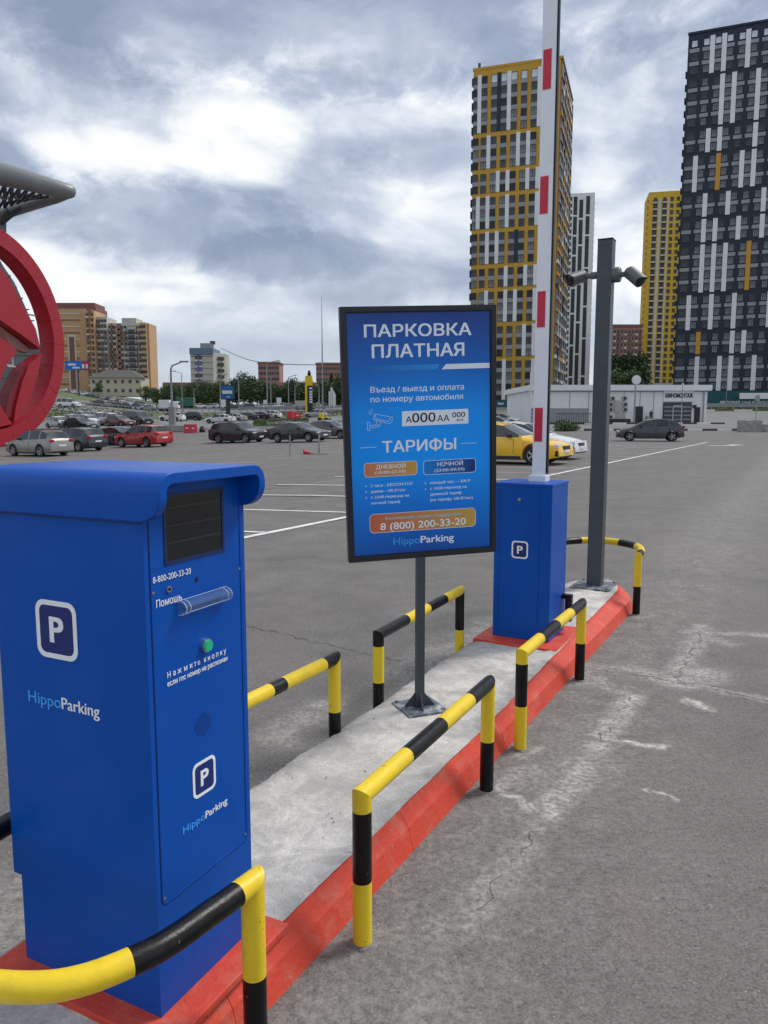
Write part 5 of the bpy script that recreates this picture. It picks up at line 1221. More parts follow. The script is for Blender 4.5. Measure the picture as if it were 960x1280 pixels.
# ================================================================ tyre shop
def shop():
    Y=105.; z0=.85; a=at(690,481.5,Y); xa=at(664,480,Y).x; xb=at(885,480,Y).x; xm=at(868,480,Y).x
    t=tag(empty('tyre_shop',(xa,Y,z0)),'long low white tyre shop with a glazed gate and roof edge beam','shop'); L_=xb-xa; Hh=a.z-z0
    X=lambda px: at(px,500,Y).x-xa
    Z=lambda py: at(700,py,Y).z-z0
    mb=MB(); mb.mat('shop_white'); mb.box((L_/2,10,Hh/2-.2),(L_,20,Hh-.4)); mb.build('wall',parent=t)
    mb=MB(); mb.mat('shop_white'); mb.box((L_/2,9.9,Hh-.35),(L_+.8,20.8,.75)); mb.build('roof_edge',parent=t)
    mb=MB(); mb.mat('grey_panel'); mb.box((L_/2,-.06,Hh-.80),(L_+.3,.2,.14)); mb.build('shadow_gap_trim',parent=t)
    for px in (712,736,780,800,817): mb=MB(); mb.mat('grey_panel'); mb.box((X(px),-.02,Hh/2-.4),(.07,.06,Hh-.9)); mb.build('panel_joint',parent=t)
    mb=MB(); mb.mat('galv')
    for z_ in (1.1,): mb.box((X(700),-.05,.95),(X(737)-X(664),.1,1.9)); 
    mb.build('plinth_cladding',parent=t)
    # gate
    g0,g1,zt_=X(829),X(864.5),Z(503); mb=MB(); mb.mat('frame'); mb.box(((g0+g1)/2,-.06,zt_/2),(g1-g0,.16,zt_)); gate=mb.build('glazed_gate',parent=t)
    pm=pmesh((g1-g0)/3-.22,.34,'win',.05); bm_=pmesh((g1-g0)/3-.22,.16,'grey_panel',.06)
    for i in range(3):
        for j in range(5): inst('pane',pm,gate,(g0+(g1-g0)*(i+.5)/3,-.15,zt_-.35-j*.56)); inst('gate_rail',bm_,gate,(g0+(g1-g0)*(i+.5)/3,-.16,zt_-.62-j*.56))
    mb=MB(); mb.mat('steel')
    for dx in (-.6,.6): mb.box(((g0+g1)/2+dx,-.17,1.1),(.09,.06,2.2))
    mb.box(((g0+g1)/2,-.17,2.2),(1.3,.06,.09)); mb.build('wicket_door_frame',parent=gate)
    # sign board
    s0,s1=X(829),X(866); mb=MB(); mb.mat('white_panel'); mb.box(((s0+s1)/2,-.12,(Z(487)+Z(502))/2),(s1-s0,.14,Z(487)-Z(502))); sb=mb.build('sign_board',parent=t)
    lettering('ШИНОМОНТАЖ',t,X(831),X(865),Z(497),Z(492)-Z(497),'pblack',.20,.05,.02,'lettering',Matrix(((1,0,0,0),(0,0,-1,0),(0,1,0,0),(0,0,0,1))))
    for p0,p1,yt in ((793,804,508),(868.5,875.5,509)): mb=MB(); mb.mat('trim'); mb.box(((X(p0)+X(p1))/2,-.04,Z(yt)/2),(X(p1)-X(p0),.12,Z(yt))); mb.build('door',parent=t)
    mb=MB(); mb.mat('trim'); mb.box((X(868),-.2,Z(509)+.1),(.4,.3,.4)); mb.build('wall_lamp',parent=t)
    # air conditioners and service panels on the wall
    for px,py in ((763,505.5),(763,512),(781,505.5),(781,512),(765,498),(780,498),(763,521)):
        c=Vector((X(px),-.22,Z(py))); mb=MB(); mb.mat('stone_base'); mb.box(c,(.62,.34,.56),bev=.04); u_=mb.build('air_conditioner',parent=t); MB().mat('dark_core').tube([c+Vector((0,-.17,0)),c+Vector((0,-.20,0))],.21,14).build('fan_grille',parent=u_)
    mb=MB(); mb.mat('stone_base'); mb.box((X(772),-.12,Z(508)),(.8,.2,1.6)); mb.box((X(776),-.15,Z(520)),(1.2,.25,.8)); mb.build('service_panel',parent=t)
    mb=MB(); mb.mat('dark_core'); mb.box((X(772),-.3,.25),(3.4,.5,.45)); mb.build('plinth_duct',parent=t)
    # right corner: pipe and side wall
    MB().mat('galv').tube([(X(879),-.2,0),(X(879),-.2,Hh-.8)],.09,8).build('down_pipe',parent=t)
shop()
def dish(px,py,Y):
    b0=gp(px,Y); c=at(px,py,Y); t=tag(empty('round_street_lamp',b0),'round white flood lamp on a pole above the tyre shop roof','street lamp')
    MB().mat('galv').tube([(0,0,0),(0,0,c.z-b0.z)],[.13,.09],8).build('pole',parent=t); MB().mat('white_panel').tube([(0,-.1,c.z-b0.z),(0,-.3,c.z-b0.z),(0,-.35,c.z-b0.z)],[.55,.6,.35],18).build('lamp_head',parent=t,smooth=50)
dish(792.5,475,101)
# person by the wall
def person(px,Y,h):
    p=gp(px,Y); p.z=max(p.z,G(p.x,Y)); me=bpy.data.meshes.new('person')
    J=[(0,0,.93),(0,.01,1.12),(0,.01,1.38),(0,0,1.50),(0,-.02,1.60),(.10,0,.90),(.12,-.02,.50),(.13,.02,.08),(.13,-.12,.04),(-.10,0,.90),(-.11,-.04,.50),(-.12,.0,.08),(-.12,-.14,.04),(.19,.01,1.40),(.27,.03,1.15),(.20,-.12,.98),(-.19,.01,1.40),(-.28,.03,1.15),(-.22,-.14,1.0),(0,-.03,1.68)]
    Rr=[.15,.14,.17,.06,.085,.10,.075,.05,.045,.10,.075,.05,.045,.07,.05,.038,.07,.05,.038,.10]
    E_=[(0,1),(1,2),(2,3),(3,4),(4,19),(0,5),(5,6),(6,7),(7,8),(0,9),(9,10),(10,11),(11,12),(2,13),(13,14),(14,15),(2,16),(16,17),(17,18)]
    s=h/1.76; me.from_pydata([(a*s,b_*s,c*s) for a,b_,c in J],E_,[]); me.materials.append(M['trim']); o=bpy.data.objects.new('person',me); link(o); o.location=p
    md=o.modifiers.new('s','SKIN'); me.skin_vertices[0].data[0].use_root=True
    for v,r in zip(me.skin_vertices[0].data,Rr): v.radius=(r*s,r*s*.85)
    o.modifiers.new('ss','SUBSURF').levels=1; tag(o,'person in dark clothes standing by the tyre shop wall left of the gate','person')
    skin=mat('skin',(.45,.28,.2),.6); hd=MB(); hd.mat(skin); 
    for k in range(1): hd.tube([(0,-.045*s,1.56*s),(0,-.05*s,1.62*s),(0,-.05*s,1.69*s),(0,-.04*s,1.74*s)],[.055*s,.082*s,.08*s,.04*s],12)
    hd.build('face',parent=o,smooth=60)
person(813.5,104.2,1.75)
mb=MB(); mb.mat('galv'); mb.box((0,0,.45),(.5,.5,.9),bev=.05); tag(mb.build('metal_bin',loc=gp(809.5,104.2)),'grey metal bin beside the person at the shop wall','bin')
# wall-high teal hoarding with lettering (two lengths)
def hoarding(px0,px1,y0,y1,Y,label,texts):
    a=at(px0,y1,Y); c=at(px1,y0,Y); t=tag(empty('construction_hoarding',a),label,'hoarding'); w_,h_=c.x-a.x,c.z-a.z; n=max(3,int(w_/3)); 
    for i in range(n): mb=MB(); mb.mat('teal_hoarding'); mb.box((w_*(i+.5)/n,0,h_/2-.6),(w_/n-.03,.12,h_+1.2)); mb.build('panel',parent=t)
    for tx,f0,f1,zb,cp in texts: lettering(tx,t,w_*f0,w_*f1,h_*zb,h_*cp,'pwhite',.08,.03,.02,'lettering',Matrix(((1,0,0,0),(0,0,-1,0),(0,1,0,0),(0,0,0,1))))
hoarding(876,1000,489,508,176,'long dark teal hoarding with white lettering at the foot of the navy tower',[('ДЕТСКИЙ САД И ШКОЛА ВО ДВОРЕ',.19,.95,.22,.13)])
hoarding(606,664,499.5,508.5,172,'dark green hoarding with white lettering behind the barrier boom',[('Жилой',.28,.40,.3,.3),('район',.48,.66,.3,.3),('СТАРТ',.72,.9,.3,.3)])
mb=MB(); mb.mat('white_panel'); a=at(930,498,174); mb.box((9,0,0),(20,.3,1.3),bev=.05); tag(mb.build('site_trailer_sign',loc=at(930,495,174)),'white board on the teal hoarding','sign board')
# ================================================================ stadium pieces
def stadium():
    ax=Vector((math.cos(1.27),math.sin(1.27),0)); nr=Vector((math.sin(1.27),-math.cos(1.27),0)); up=Vector((0,0,1))
    t=empty('round_emblem_sculpture',Vector((-31.357,62,8.)),1.27); tag(t,'huge dark red ring emblem standing at the stadium on the left','sculpture')
    # local x along the plane, local -y towards the viewer, z up
    import math as m_
    RO,RI,RH=8.79,7.5,6.55
    def circ(r,n=96,cx=0,cz=0,sx=1.): return [(cx+r*sx*m_.cos(6.28318*k/n),cz+r*m_.sin(6.28318*k/n)) for k in range(n)]
    TT=Matrix(((1,0,0),(0,0,-1),(0,1,0)))
    # ring as separate curved cladding panels
    n=24
    for k in range(n):
        mb=MB(); mb.mat('sred'); a0,a1=6.28318*k/n+.0015,6.28318*(k+1)/n-.0015; st=5
        vs=[]
        for j in range(st+1):
            a=a0+(a1-a0)*j/st
            for r_,d in ((RO,0),(RI+(.0),0),(RI-.25,-1.35),(RO-.2,-1.7)): vs.append((r_*m_.cos(a),-d,r_*m_.sin(a)))
        fs=[]
        for j in range(st):
            for q in range(4): fs.append((j*4+q,j*4+(q+1)%4,(j+1)*4+(q+1)%4,(j+1)*4+q))
        fs+=[(3,2,1,0),tuple(st*4+q for q in range(4))]
        mb.add(vs,fs); mb.build('ring_segment',parent=t)
    def slab(name,poly,d0,d1,m='sred'):
        mb=MB(); mb.mat(m); flat(mb,poly,-d1,-d0,TT); return mb.build(name,parent=t)
    up_=[(-6.9,1.5),(-5.2,4.2),(-2.0,5.9),(.0,6.0),(1.73,5.59),(2.45,5.09),(3.32,4.08),(4.2,2.72),(5.45,1.1),(5.9,-.6),(4.0,.33),(1.8,1.26),(0,2.2),(-2,2.6),(-4.5,1.5)]
    slab('upper_blade',up_[::-1],.1,1.3)
    slab('lower_blade',[(5.87,-.97),(5.36,-2.71),(4.36,-4.71),(2.19,-6.99),(2.56,-5.54),(3.44,-3.47),(4.38,-1.96)][::-1],0.,1.1)
    slab('lower_blade_edge',[(4.9,-1.7),(3.5,-3.9),(2.3,-6.5),(1.5,-6.4),(2.2,-4.5),(3.5,-2.6)][::-1],.25,1.3,'sredd')
    slab('centre_blade',[(-5,.5),(-3,.6),(1.29,.07),(3.19,-.98),(1.87,-2.25),(1.08,-3.57),(.94,-5.37),(1.55,-6.27),(2.19,-6.99),(.4,-7.3),(-1.2,-5),(-1.5,-3),(-3,-1.5),(-5,-.8)],.1,1.2)
    slab('pink_core',[(2.3,1.0),(4.0,.2),(5.4,-.55),(5.2,-.95),(4.0,-.75),(3.3,-.6)][::-1],.9,1.5,'brick_pink')
    for a,c in (((3.3,-2.2),(7.2,-2.2)),((.8,-5.6),(5.,-5.6)),((3.9,.2),(3.9,-2.2)),((1.2,-2.1),(3.9,-2.1)),((5.,2.4),(7.2,2.4))):
        MB().mat('wtube').tube([(a[0],1.3,a[1]),(c[0],1.3,c[1])],.07,8).build('support_tube',parent=t)
    # grey facade behind the ring
    Y=76.; P=[(-1000,236),(8,262),(8,300),(-4,318),(5,334),(18,353),(31,382),(43,410),(53,445),(54,480),(46,512),(36,548),(-1000,560)]
    o=Vector((at(-40,540,Y).x,Y,-1.)); t2=tag(empty('stadium_facade',o),'grey clad stadium wall behind the red ring','stadium')
    pts=[at(x_,y_,Y)-o for x_,y_ in P]; mb=MB(); mb.mat('stgrey'); mb.prism([(p.x,0,p.z) for p in pts][::-1],None,(-11.5,14,0)); mb.build('wall',parent=t2)
    for i in range(14):
        y_=345+i*14; x1=[p for p in P[4:]]; xe=14+(y_-340)*.55 if y_<400 else min(52,46+(y_-400)*.1)
        a=at(-900,y_,Y)-o; c=at(xe-3,y_,Y)-o; a.z=c.z; mb=MB(); mb.mat('stube'); mb.box(((a.x+c.x)/2,-.08,a.z),(c.x-a.x,.12,.12)); mb.build('cladding_joint',parent=t2)
    t3=tag(empty('stadium_canopy',at(0,240,70)),'grey tubular truss of the stadium roof poking out at the upper left','canopy'); o=t3.location
    U=[at(x_,y_,Yd)-o for x_,y_,Yd in ((-700,110,58),(-60,205,66),(-20,213,67),(20,222,68),(60,233,69),(80,238,69.6),(88,239.5,70),(92.5,240.5,70.2),(94.5,241,70.3))]
    MB().mat('stube').tube(U,[1.1,1.05,1.0,.88,.74,.66,.60,.42,.12],20).build('upper_tube',parent=t3,smooth=60)
    Lw=[at(x_,y_,Yd)-o for x_,y_,Yd in ((88,242,70.6),(70,247,72),(45,254,73.5),(20,262,75),(2,268,76),(-30,276,78),(-700,330,84))]
    MB().mat('stube').tube(Lw,[.35,.5,.52,.52,.5,.5,.5],16).build('lower_tube',parent=t3,smooth=60)
    rr=random.Random(4); P1=[at(-30+i*9,220+i*2.6,67+i*.25)-o for i in range(11)]; P2=[at(-34+i*8,272-i*2.6,77-i*.5)-o for i in range(11)]
    for i in range(10):
        MB().mat('truss').tube([P1[i],P2[i+1]],.16,6).build('truss_member',parent=t3); MB().mat('truss').tube([P1[i+1],P2[i]],.13,6).build('truss_member',parent=t3)
        if i%2==0: MB().mat('stube').tube([P1[i].lerp(P2[i],.5),P1[i+1].lerp(P2[i+1],.5)],.2,6).build('truss_member',parent=t3)
    for a,c in (((22,262,75),(6,276,74)),((10,262,75),(2,280,74)),((28,258,74),(4,277,74))): MB().mat('truss').tube([at(*a)-o,at(*c)-o],.22,6).build('truss_member',parent=t3)
stadium()
# ================================================================ street furniture
def lamp(px,ytop,Y,arm=1.8,label='',base=False,r=.11,cat='street lamp',az=90,grp=None):
    b0=gp(px,Y); top=at(px,ytop,Y).z-b0.z; t=tag(empty('street_lamp',b0),label,cat,grp)
    d=Vector((math.sin(R(az)),math.cos(R(az)),0))
    MB().mat('galv').tube([(0,0,0),(0,0,top-.5),Vector((0,0,top-.1))+d*.15,Vector((0,0,top+.25))+d*arm*.8],[r*1.25,r*.8,r*.7,r*.6],10).build('pole',parent=t,smooth=50)
    mb=MB(); mb.mat('stube'); mb.box(Vector((0,0,top+.32))+d*(arm+.1),(.9,.28,.16),math.pi/2-R(az),bev=.04); mb.build('lamp_head',parent=t)
    if base:
        mb=MB(); mb.mat('block'); mb.box((0,0,.35),(5.2,1.2,.7),bev=.08); mb.build('concrete_base',parent=t); mb=MB(); mb.mat('galv'); mb.box((0,0,1.3),(.62,.62,2.6),bev=.05); mb.build('pole_sleeve',parent=t)
lamp(216,456,80,1.3,'tall grey street lamp on a concrete base between the red SUV and the red barrier',True,.12)
lamp(228.5,466,150,-1.6,'thin street lamp behind the tall one, arm pointing left',r=.09)
for px,yt,Y,a,lab in ((243,488,205,0.,'bare grey pole left of the blue billboard'),(276,470,190,1.4,'street lamp directly left of the blue billboard'),(299,470,195,1.2,'street lamp just right of the blue billboard'),(334.5,453,160,2.2,'street lamp with its arm reaching right across the brown block'),(339,470,190,1.2,'street lamp just right of the one with the long arm'),(361,471,200,1.6,'street lamp left of the yellow pylon with its arm to the right'),(369,482,210,.8,'low lamp between the tree and the yellow pylon')): lamp(px,yt,Y,a,lab,r=.12)
def mastp(px,yt,Y,r,label,name='antenna_mast'):
    b0=gp(px,Y); tag(MB().mat('galv').tube([(0,0,0),(0,0,(at(px,yt,Y).z-b0.z)*.6),(0,0,at(px,yt,Y).z-b0.z)],[r,r*.6,r*.22],8).build(name,loc=b0),label,'mast')
mastp(403.5,371,150,.17,'tall thin steel mast reaching the sky left of the sign')
mastp(399,481,140,.16,'short grey pole beside the tall thin mast','steel_pole'); mastp(429,470,140,.06,'thin pole at the left edge of the sign','steel_pole')
def billboard(px0,px1,y0,y1,Y,m,label,two=None,pole=True,pr=.3,strip=None):
    a=at(px0,y1,Y); c=at(px1,y0,Y); pc=(a.x+c.x)/2; b0=Vector((pc,Y,G(pc,Y))); t=tag(empty('billboard',b0),label,'billboard'); w_,h_=c.x-a.x,c.z-a.z; zc=(a.z+c.z)/2-b0.z
    mb=MB(); mb.mat('frame'); mb.box((0,.1,zc),(w_+.3,.5,h_+.3)); mb.build('board_frame',parent=t); 
    mb=MB(); mb.mat(m); mb.box((0,-.18,zc),(w_,.06,h_)); mb.build('poster',parent=t)
    if two: mb=MB(); mb.mat(two); mb.box((w_*.34,-.225,zc),(w_*.31,.04,h_*.96)); mb.build('poster_field',parent=t)
    mb=MB(); mb.mat('white_panel')
    for f0,f1,zf,hf in strip or (): mb.box((w_*(f0+f1)/2,-.27,zc+h_*zf),(w_*(f1-f0),.04,h_*hf))
    if strip: mb.build('poster_lettering',parent=t)
    MB().mat('frame').tube([(0,.1,0),(0,.1,zc-h_/2)],pr,8).build('pole',parent=t)
billboard(82,111.5,451.5,462,300,'led_blue','small blue and red electronic billboard in front of the orange complex','led_red',strip=((-.38,-.05,.1,.25),(-.2,.1,-.28,.2),(.2,.3,-.1,.5),(.36,.44,-.1,.5)))
billboard(277.5,291.5,482.5,498.5,170,'poster_blue','blue and white advertising billboard on a thick dark pole before the trees',pr=.5,strip=((-.45,.42,.02,.25),(-.1,.2,-.36,.06)))
def pylon():
    Y=150.; c=gp(386.5,Y); t=tag(empty('price_pylon',c),'yellow and black fuel price pylon left of the tall thin mast','price pylon'); W_=lambda px: at(px,500,Y).x-c.x; Z_=lambda py: at(386,py,Y).z-c.z
    mb=MB(); mb.mat('fuel_yellow'); mb.box(((W_(382)+W_(390.5))/2,0,(Z_(470)+Z_(482))/2),(W_(390.5)-W_(382),.9,Z_(470)-Z_(482))); mb.build('head',parent=t)
    mb=MB(); mb.mat('fuel_yellow'); mb.box((W_(383),0,Z_(482)/2),(W_(384.6)-W_(382),.9,Z_(482))); mb.build('side_post',parent=t)
    mb=MB(); mb.mat('trim'); mb.box(((W_(384.7)+W_(390.8))/2,0,Z_(482.2)/2),(W_(390.8)-W_(384.7),.8,Z_(482.2)-.05)); mb.build('price_board',parent=t)
    for i,py in enumerate((485.5,489.8,493,496.2,499.4,502.6)): lettering(('ДТ','95','92','48.9','51.2','46.7')[0] if False else '00.00',t,W_(387.2),W_(390.4),Z_(py+1.),Z_(py-1.)-Z_(py+1.),'pwhite',.42,.06,.03,'price_digits',Matrix(((1,0,0,0),(0,0,-1,0),(0,1,0,0),(0,0,0,1))))
pylon()
def flags():
    for px,yt,lab in ((411,489,'first white feather flag beside the sign edge'),(413.5,484,'tall middle white feather flag beside the sign edge'),(416,489,'last white feather flag beside the sign edge')):
        b0=gp(px,150); h_=at(px,yt,150).z-b0.z; t=tag(empty('feather_flag',b0),lab,'flag',"feather flags by the petrol station"); MB().mat('galv').tube([(0,0,0),(0,0,h_)],.05,6).build('pole',parent=t)
        mb=MB(); mb.mat('white_panel'); mb.prism([(.0,0,h_*.35),(.55,.05,h_*.4),(.6,.02,h_*.85),(.3,0,h_),(.0,0,h_)],None,(0,.03,0)); mb.build('cloth',parent=t)
flags()
# overhead cables
def cable(pts,label):
    P=[at(*p) for p in pts]; Q=spline(P,8); tag(MB().mat('truss').tube([q-Q[0] for q in Q],.13,5).build('overhead_cable',loc=Q[0]),label,'cable')
cable([(276,435,380),(300,446,330),(328,453,290),(380,456,280),(430,455,280)],'dark cable sagging from the blue crowned tower towards the thin mast')
# truck, container
def boxv(px0,px1,y0,y1,Y,m,name,label,cat,cab=None,ribs=0,d=2.4):
    a=at(px0,y1,Y); c=at(px1,y0,Y); pc=(a.x+c.x)/2; b0=Vector((pc,Y,G(pc,Y))); t=tag(empty(name,b0),label,cat); w_=c.x-a.x; h_=c.z-b0.z
    mb=MB(); mb.mat(m); mb.box((0,0,h_/2+.35),(w_,d,h_-.7),bev=.08); mb.build('box_body',parent=t)
    for i in range(ribs): mb=MB(); mb.mat(m); mb.box((-w_/2+w_*(i+.5)/ribs,-d/2-.03,h_/2+.35),(.15,.1,h_-.9)); mb.build('side_rib',parent=t)
    mb=MB(); mb.mat('trim'); mb.box((0,0,.45),(w_*.96,d*.8,.5)); mb.build('chassis',parent=t)
    for fx in (-.35,.3,.4):
        for s in (-1,1): MB().mat('tyre').tube([(w_*fx,s*(d/2-.15),.45),(w_*fx,s*(d/2+.05),.45)],.45,14).build('wheel',parent=t)
    if cab:
        mb=MB(); mb.mat('white_panel'); mb.box((w_/2+1.1,0,1.35),(2.,d*.95,2.1),bev=.2); mb.build('cab',parent=t,smooth=40); mb=MB(); mb.mat('cglass'); mb.box((w_/2+1.75,0,1.9),(.8,d*.8,.8),bev=.1); mb.build('windscreen',parent=t)
M['containergreen']=mat('green_container_paint',(.04,.15,.09),.6)
boxv(221.5,243,497,510,215,'containergreen','container_truck','green container lorry on the highway left of the blue and white tower','lorry',ribs=8)
boxv(200,213,500,509,190,'white_panel','white_lorry','white box lorry left of the green container','lorry',True)
boxv(276,284,498,508,200,'white_panel','white_lorry','white lorry cab under the blue billboard','lorry')
boxv(370,383,501,509.5,200,'stone_base','grey_container','grey container left of the yellow and black pylon','container')
# guard rails along the highway
def crash(px0,px1,Y,label,n,hz=.75):
    b0=gp(px0,Y); t=tag(empty('crash_barrier',b0),label,'crash barrier'); P=[gp(px0+(px1-px0)*i/n,Y)-b0 for i in range(n+1)]
    mb=MB(); mb.mat('galv')
    for i in range(n): a,c=P[i],P[i+1]; mb.prism([a+Vector((0,0,hz-.32)),c+Vector((0,0,hz-.32)),c+Vector((0,0,hz)),a+Vector((0,0,hz))],None,(0,.08,0))
    mb.build('rail',parent=t)
    for i in range(n+1): mb=MB(); mb.mat('galv'); mb.box(P[i]+Vector((0,.1,hz/2)),(.12,.12,hz)); mb.build('post',parent=t)
crash(60,430,186,'long grey crash barrier along the near edge of the highway',46,1.0); crash(300,430,199,'second crash barrier behind the queue of cars',16,1.0); crash(880,1010,150,'grey crash barrier on the grass bank at the right',14); crash(880,1010,166,'upper crash barrier below the teal hoarding',12); crash(606,664,150,'crash barrier behind the silver cars',8)
# red plastic barriers and other small things
def redbar(px,Y,w_,h_,label,rz=0):
    t=tag(empty('water_barrier',gp(px,Y),rz),label,'barrier'); mb=MB(); mb.mat(M['rp']); mb.prism([(-w_/2,-.3,0),(-w_/2,.3,0),(-w_/2,.12,h_),(-w_/2,-.12,h_)],None,(w_,0,0)); mb.build('barrier_body',parent=t)
    for s in(-.25,.25): mb=MB(); mb.mat('white_panel'); mb.box((w_*s,-.24,h_*.55),(w_*.2,.04,h_*.16)); mb.build('white_stripe',parent=t)
M['rp']=mat('red_plastic',(.55,.03,.045),.45)
redbar(238.5,77,1.25,.85,'red plastic barrier right of the street lamp base')
redbar(368,140,2.4,1.1,'red road barrier on the verge above the black sedan')
tag(MB().mat('rp').tube([(0,0,0),(0,0,1.4),(0,0,1.5)],[.7,.6,.2],10).build('red_road_marker',loc=gp(363,138)),'tall red marker drum beside the red road barrier','marker')
t=tag(empty('traffic_cone',gp(386,36.5)),'small red cone lying between the two thin steel posts','cone'); MB().mat('rp').tube([(-.22,0,.10),(.24,0,.04)],[.10,.025],10).build('cone_body',parent=t); mb=MB(); mb.mat('rp'); mb.box((-.24,0,.12),(.03,.24,.24)); mb.build('cone_foot',parent=t)
for px,Y,lab in ((362.6,36.5,'left thin steel post standing on the lot before the black sedan'),(399,36.5,'right thin steel post with a flat foot before the brownish car')):
    t=tag(empty('steel_post',gp(px,Y)),lab,'post','thin steel posts on the lot'); MB().mat('galv').tube([(0,0,0),(0,0,.95)],.03 if px<380 else .045,10).build('post_tube',parent=t); mb=MB(); mb.mat('galv'); mb.box((0,0,.02),(.16 if px<380 else .9,.2,.04)); mb.build('foot_plate',parent=t)
tag(MB().mat('trim').tube([(0,0,0),(0,0,.25),(0,0,.6),(0,0,.62)],[.3,.32,.15,.05],10).build('small_bollard',loc=gp(253,78)),'small dark round bollard between the red barrier and the black SUV','bollard')
rnd=random.Random(21)
def rock(px,Y,w_,h_,d_,label,name='concrete_block',cat='concrete block',rz=.1,g=None):
    bm=bmesh.new(); bmesh.ops.create_cube(bm,size=1.); bmesh.ops.subdivide_edges(bm,edges=bm.edges[:],cuts=3,use_grid_fill=True)
    for v in bm.verts:
        for i in range(3): v.co[i]+=rnd.uniform(-.03,.03)
        v.co.z*=1-.08*abs(v.co.x); v.co=Vector((v.co.x*w_,v.co.y*d_,(v.co.z+.5)*h_))
    me=bpy.data.meshes.new(name); bm.to_mesh(me); bm.free(); me.materials.append(M['block']); o=bpy.data.objects.new(name,me); o.location=gp(px,Y,-.03); o.rotation_euler.z=rz; link(o); tag(o,label,cat,g)
rock(937,74,1.9,1.15,1.1,'rough grey concrete block at the right, standing left of the other one'); rock(957,74,1.5,.8,1.2,'lower broken concrete block at the right frame edge',rz=.5)
for i,px in enumerate((340,350,359,374,385,395,405,418,424)): rock(px,100+i%3*3,1.3,.5,.8,'small concrete block on the far verge, '+['leftmost of the line','second from the left','left of the red barrier','below the pylon','right below the pylon','by the thin mast foot','below the loader','second from the sign edge','nearest the sign edge'][i],g='concrete blocks along the far verge',rz=i*.3)
mb=MB(); mb.mat(M['fuel_yellow']); mb.box((0,0,.55),(1.5,1.1,.45),bev=.1); mb.box((-.3,0,1.),(.7,.9,.6),bev=.1); mb.mat('tyre'); mb.tube([(-.5,-.6,.35),(-.5,.6,.35)],.35,12); mb.tube([(.5,-.6,.35),(.5,.6,.35)],.35,12); mb.mat('trim'); mb.box((1.0,0,.3),(.4,1.2,.5)); tag(mb.build('small_loader',loc=gp(404,118)),'small yellow loader on the verge right of the pylon','loader')
def signpost(px,yt,Y,w_,h_,m,label,name='road_sign'):
    b0=gp(px,Y); z_=at(px,yt,Y).z-b0.z; t=tag(empty(name,b0),label,'road sign'); MB().mat('galv').tube([(0,0,0),(0,0,z_)],.05,8).build('pole',parent=t); mb=MB(); mb.mat(m); mb.box((0,-.07,z_-h_/2),(w_,.04,h_),bev=.01); mb.build('sign_plate',parent=t)
signpost(944,494,80,.5,.6,'galv','grey road sign on a thin pole above the concrete block'); signpost(907,455,150,.3,.3,'galv','tall thin pole in front of the teal hoarding','thin_pole'); signpost(851,479,98,.25,.2,'white_panel','thin lamp pole standing in front of the tyre shop gate','thin_pole')
signpost(349,497,190,1.2,1.4,'white_panel','white square road sign left of the pylon'); signpost(332,500,190,1.0,1.0,'white_panel','white road sign left of the first, lower and smaller')
# iron fence and shrubs at the shop's left end
t=tag(empty('iron_fence',gp(696,97)),'low black iron fence in front of the left end of the tyre shop','fence')
b0=gp(696,97)
for i in range(18): MB().mat('trim').tube([(i*.3,0,0),(i*.3,0,1.5)],.03,5).build('bar',parent=t)
mb=MB(); mb.mat('trim'); mb.box((2.6,0,1.4),(5.3,.06,.06)); mb.box((2.6,0,.3),(5.3,.06,.06)); mb.build('cross_rail',parent=t)
mb=MB(); mb.mat('wtube'); a=gp(667,101); z_=at(668,465,101).z-a.z
for s in(-.5,.5): mb.tube([(s,0,0),(s,0,z_)],.10,8)
for i in range(12): mb.box((0,0,.5+i*z_/12.5),(1.1,.06,.06))
tag(mb.build('roof_ladder_tower',loc=a),'white round stack with a ladder at the left end of the tyre shop','chimney stack')
# ================================================================ trees and plants
def leafcloud(mb,c,rad,n,size,rng,mats,flat_=1.):
    for i in range(n):
        while True:
            p=Vector((rng.uniform(-1,1),rng.uniform(-1,1),rng.uniform(-1,1)))
            if .25<p.length<1: break
        q=c+Vector((p.x*rad.x,p.y*rad.y,p.z*rad.z)); mb.mat(mats[int(rng.random()**1.3*len(mats))])
        a=Vector((rng.gauss(0,1),rng.gauss(0,1),rng.gauss(0,1))).normalized(); b_=a.orthogonal().normalized(); s=size*rng.uniform(.6,1.4); e=a.cross(b_)
        mb.add([q-b_*s,q+e*s*.6,q+b_*s,q-e*s*.6],[(0,1,2,3)])
def tree_mesh(seed,h,r,conifer=False,mats=('leaf','leaf2','leaf3'),n=2600,poplar=False):
    rng=random.Random(seed); tr=MB(); tr.mat('bark'); tr.tube([(0,0,-.5),(0.1,0,h*.3),(0,0.1,h*.62),(0,0,h*.92)],[h*.022,h*.017,h*.01,h*.003],8); cr=MB()
    if conifer:
        for i in range(16):
            f=i/15; z=h*(.12+.86*f); rr=r*(1-f)**.8+.15
            leafcloud(cr,Vector((0,0,z)),Vector((rr,rr,h*.05)),int(n/16*(1-f*.7)),h*.022,rng,mats)
    else:
        k=16
        for i in range(k):
            a=rng.uniform(0,6.283); f=rng.uniform(.0,1.); z=h*(.32+.58*f); rr=r*(.75 if poplar else 1.)*math.sqrt(max(.06,1-(2*f-.85)**2*.9))*rng.uniform(.2,.75)
            c=Vector((math.cos(a)*rr,math.sin(a)*rr,z)); tr.tube([(0,0,z*.6),c*.6+Vector((0,0,z*.35)),c],[h*.008,h*.005,h*.002],5)
            q=r*rng.uniform(.34,.52); leafcloud(cr,c,Vector((q,q,q*rng.uniform(.75,1.2)*(1.7 if poplar else 1))),n//k,h*.024,rng,mats)
    return tr.mesh('trunk',smooth=60),cr.mesh('crown')
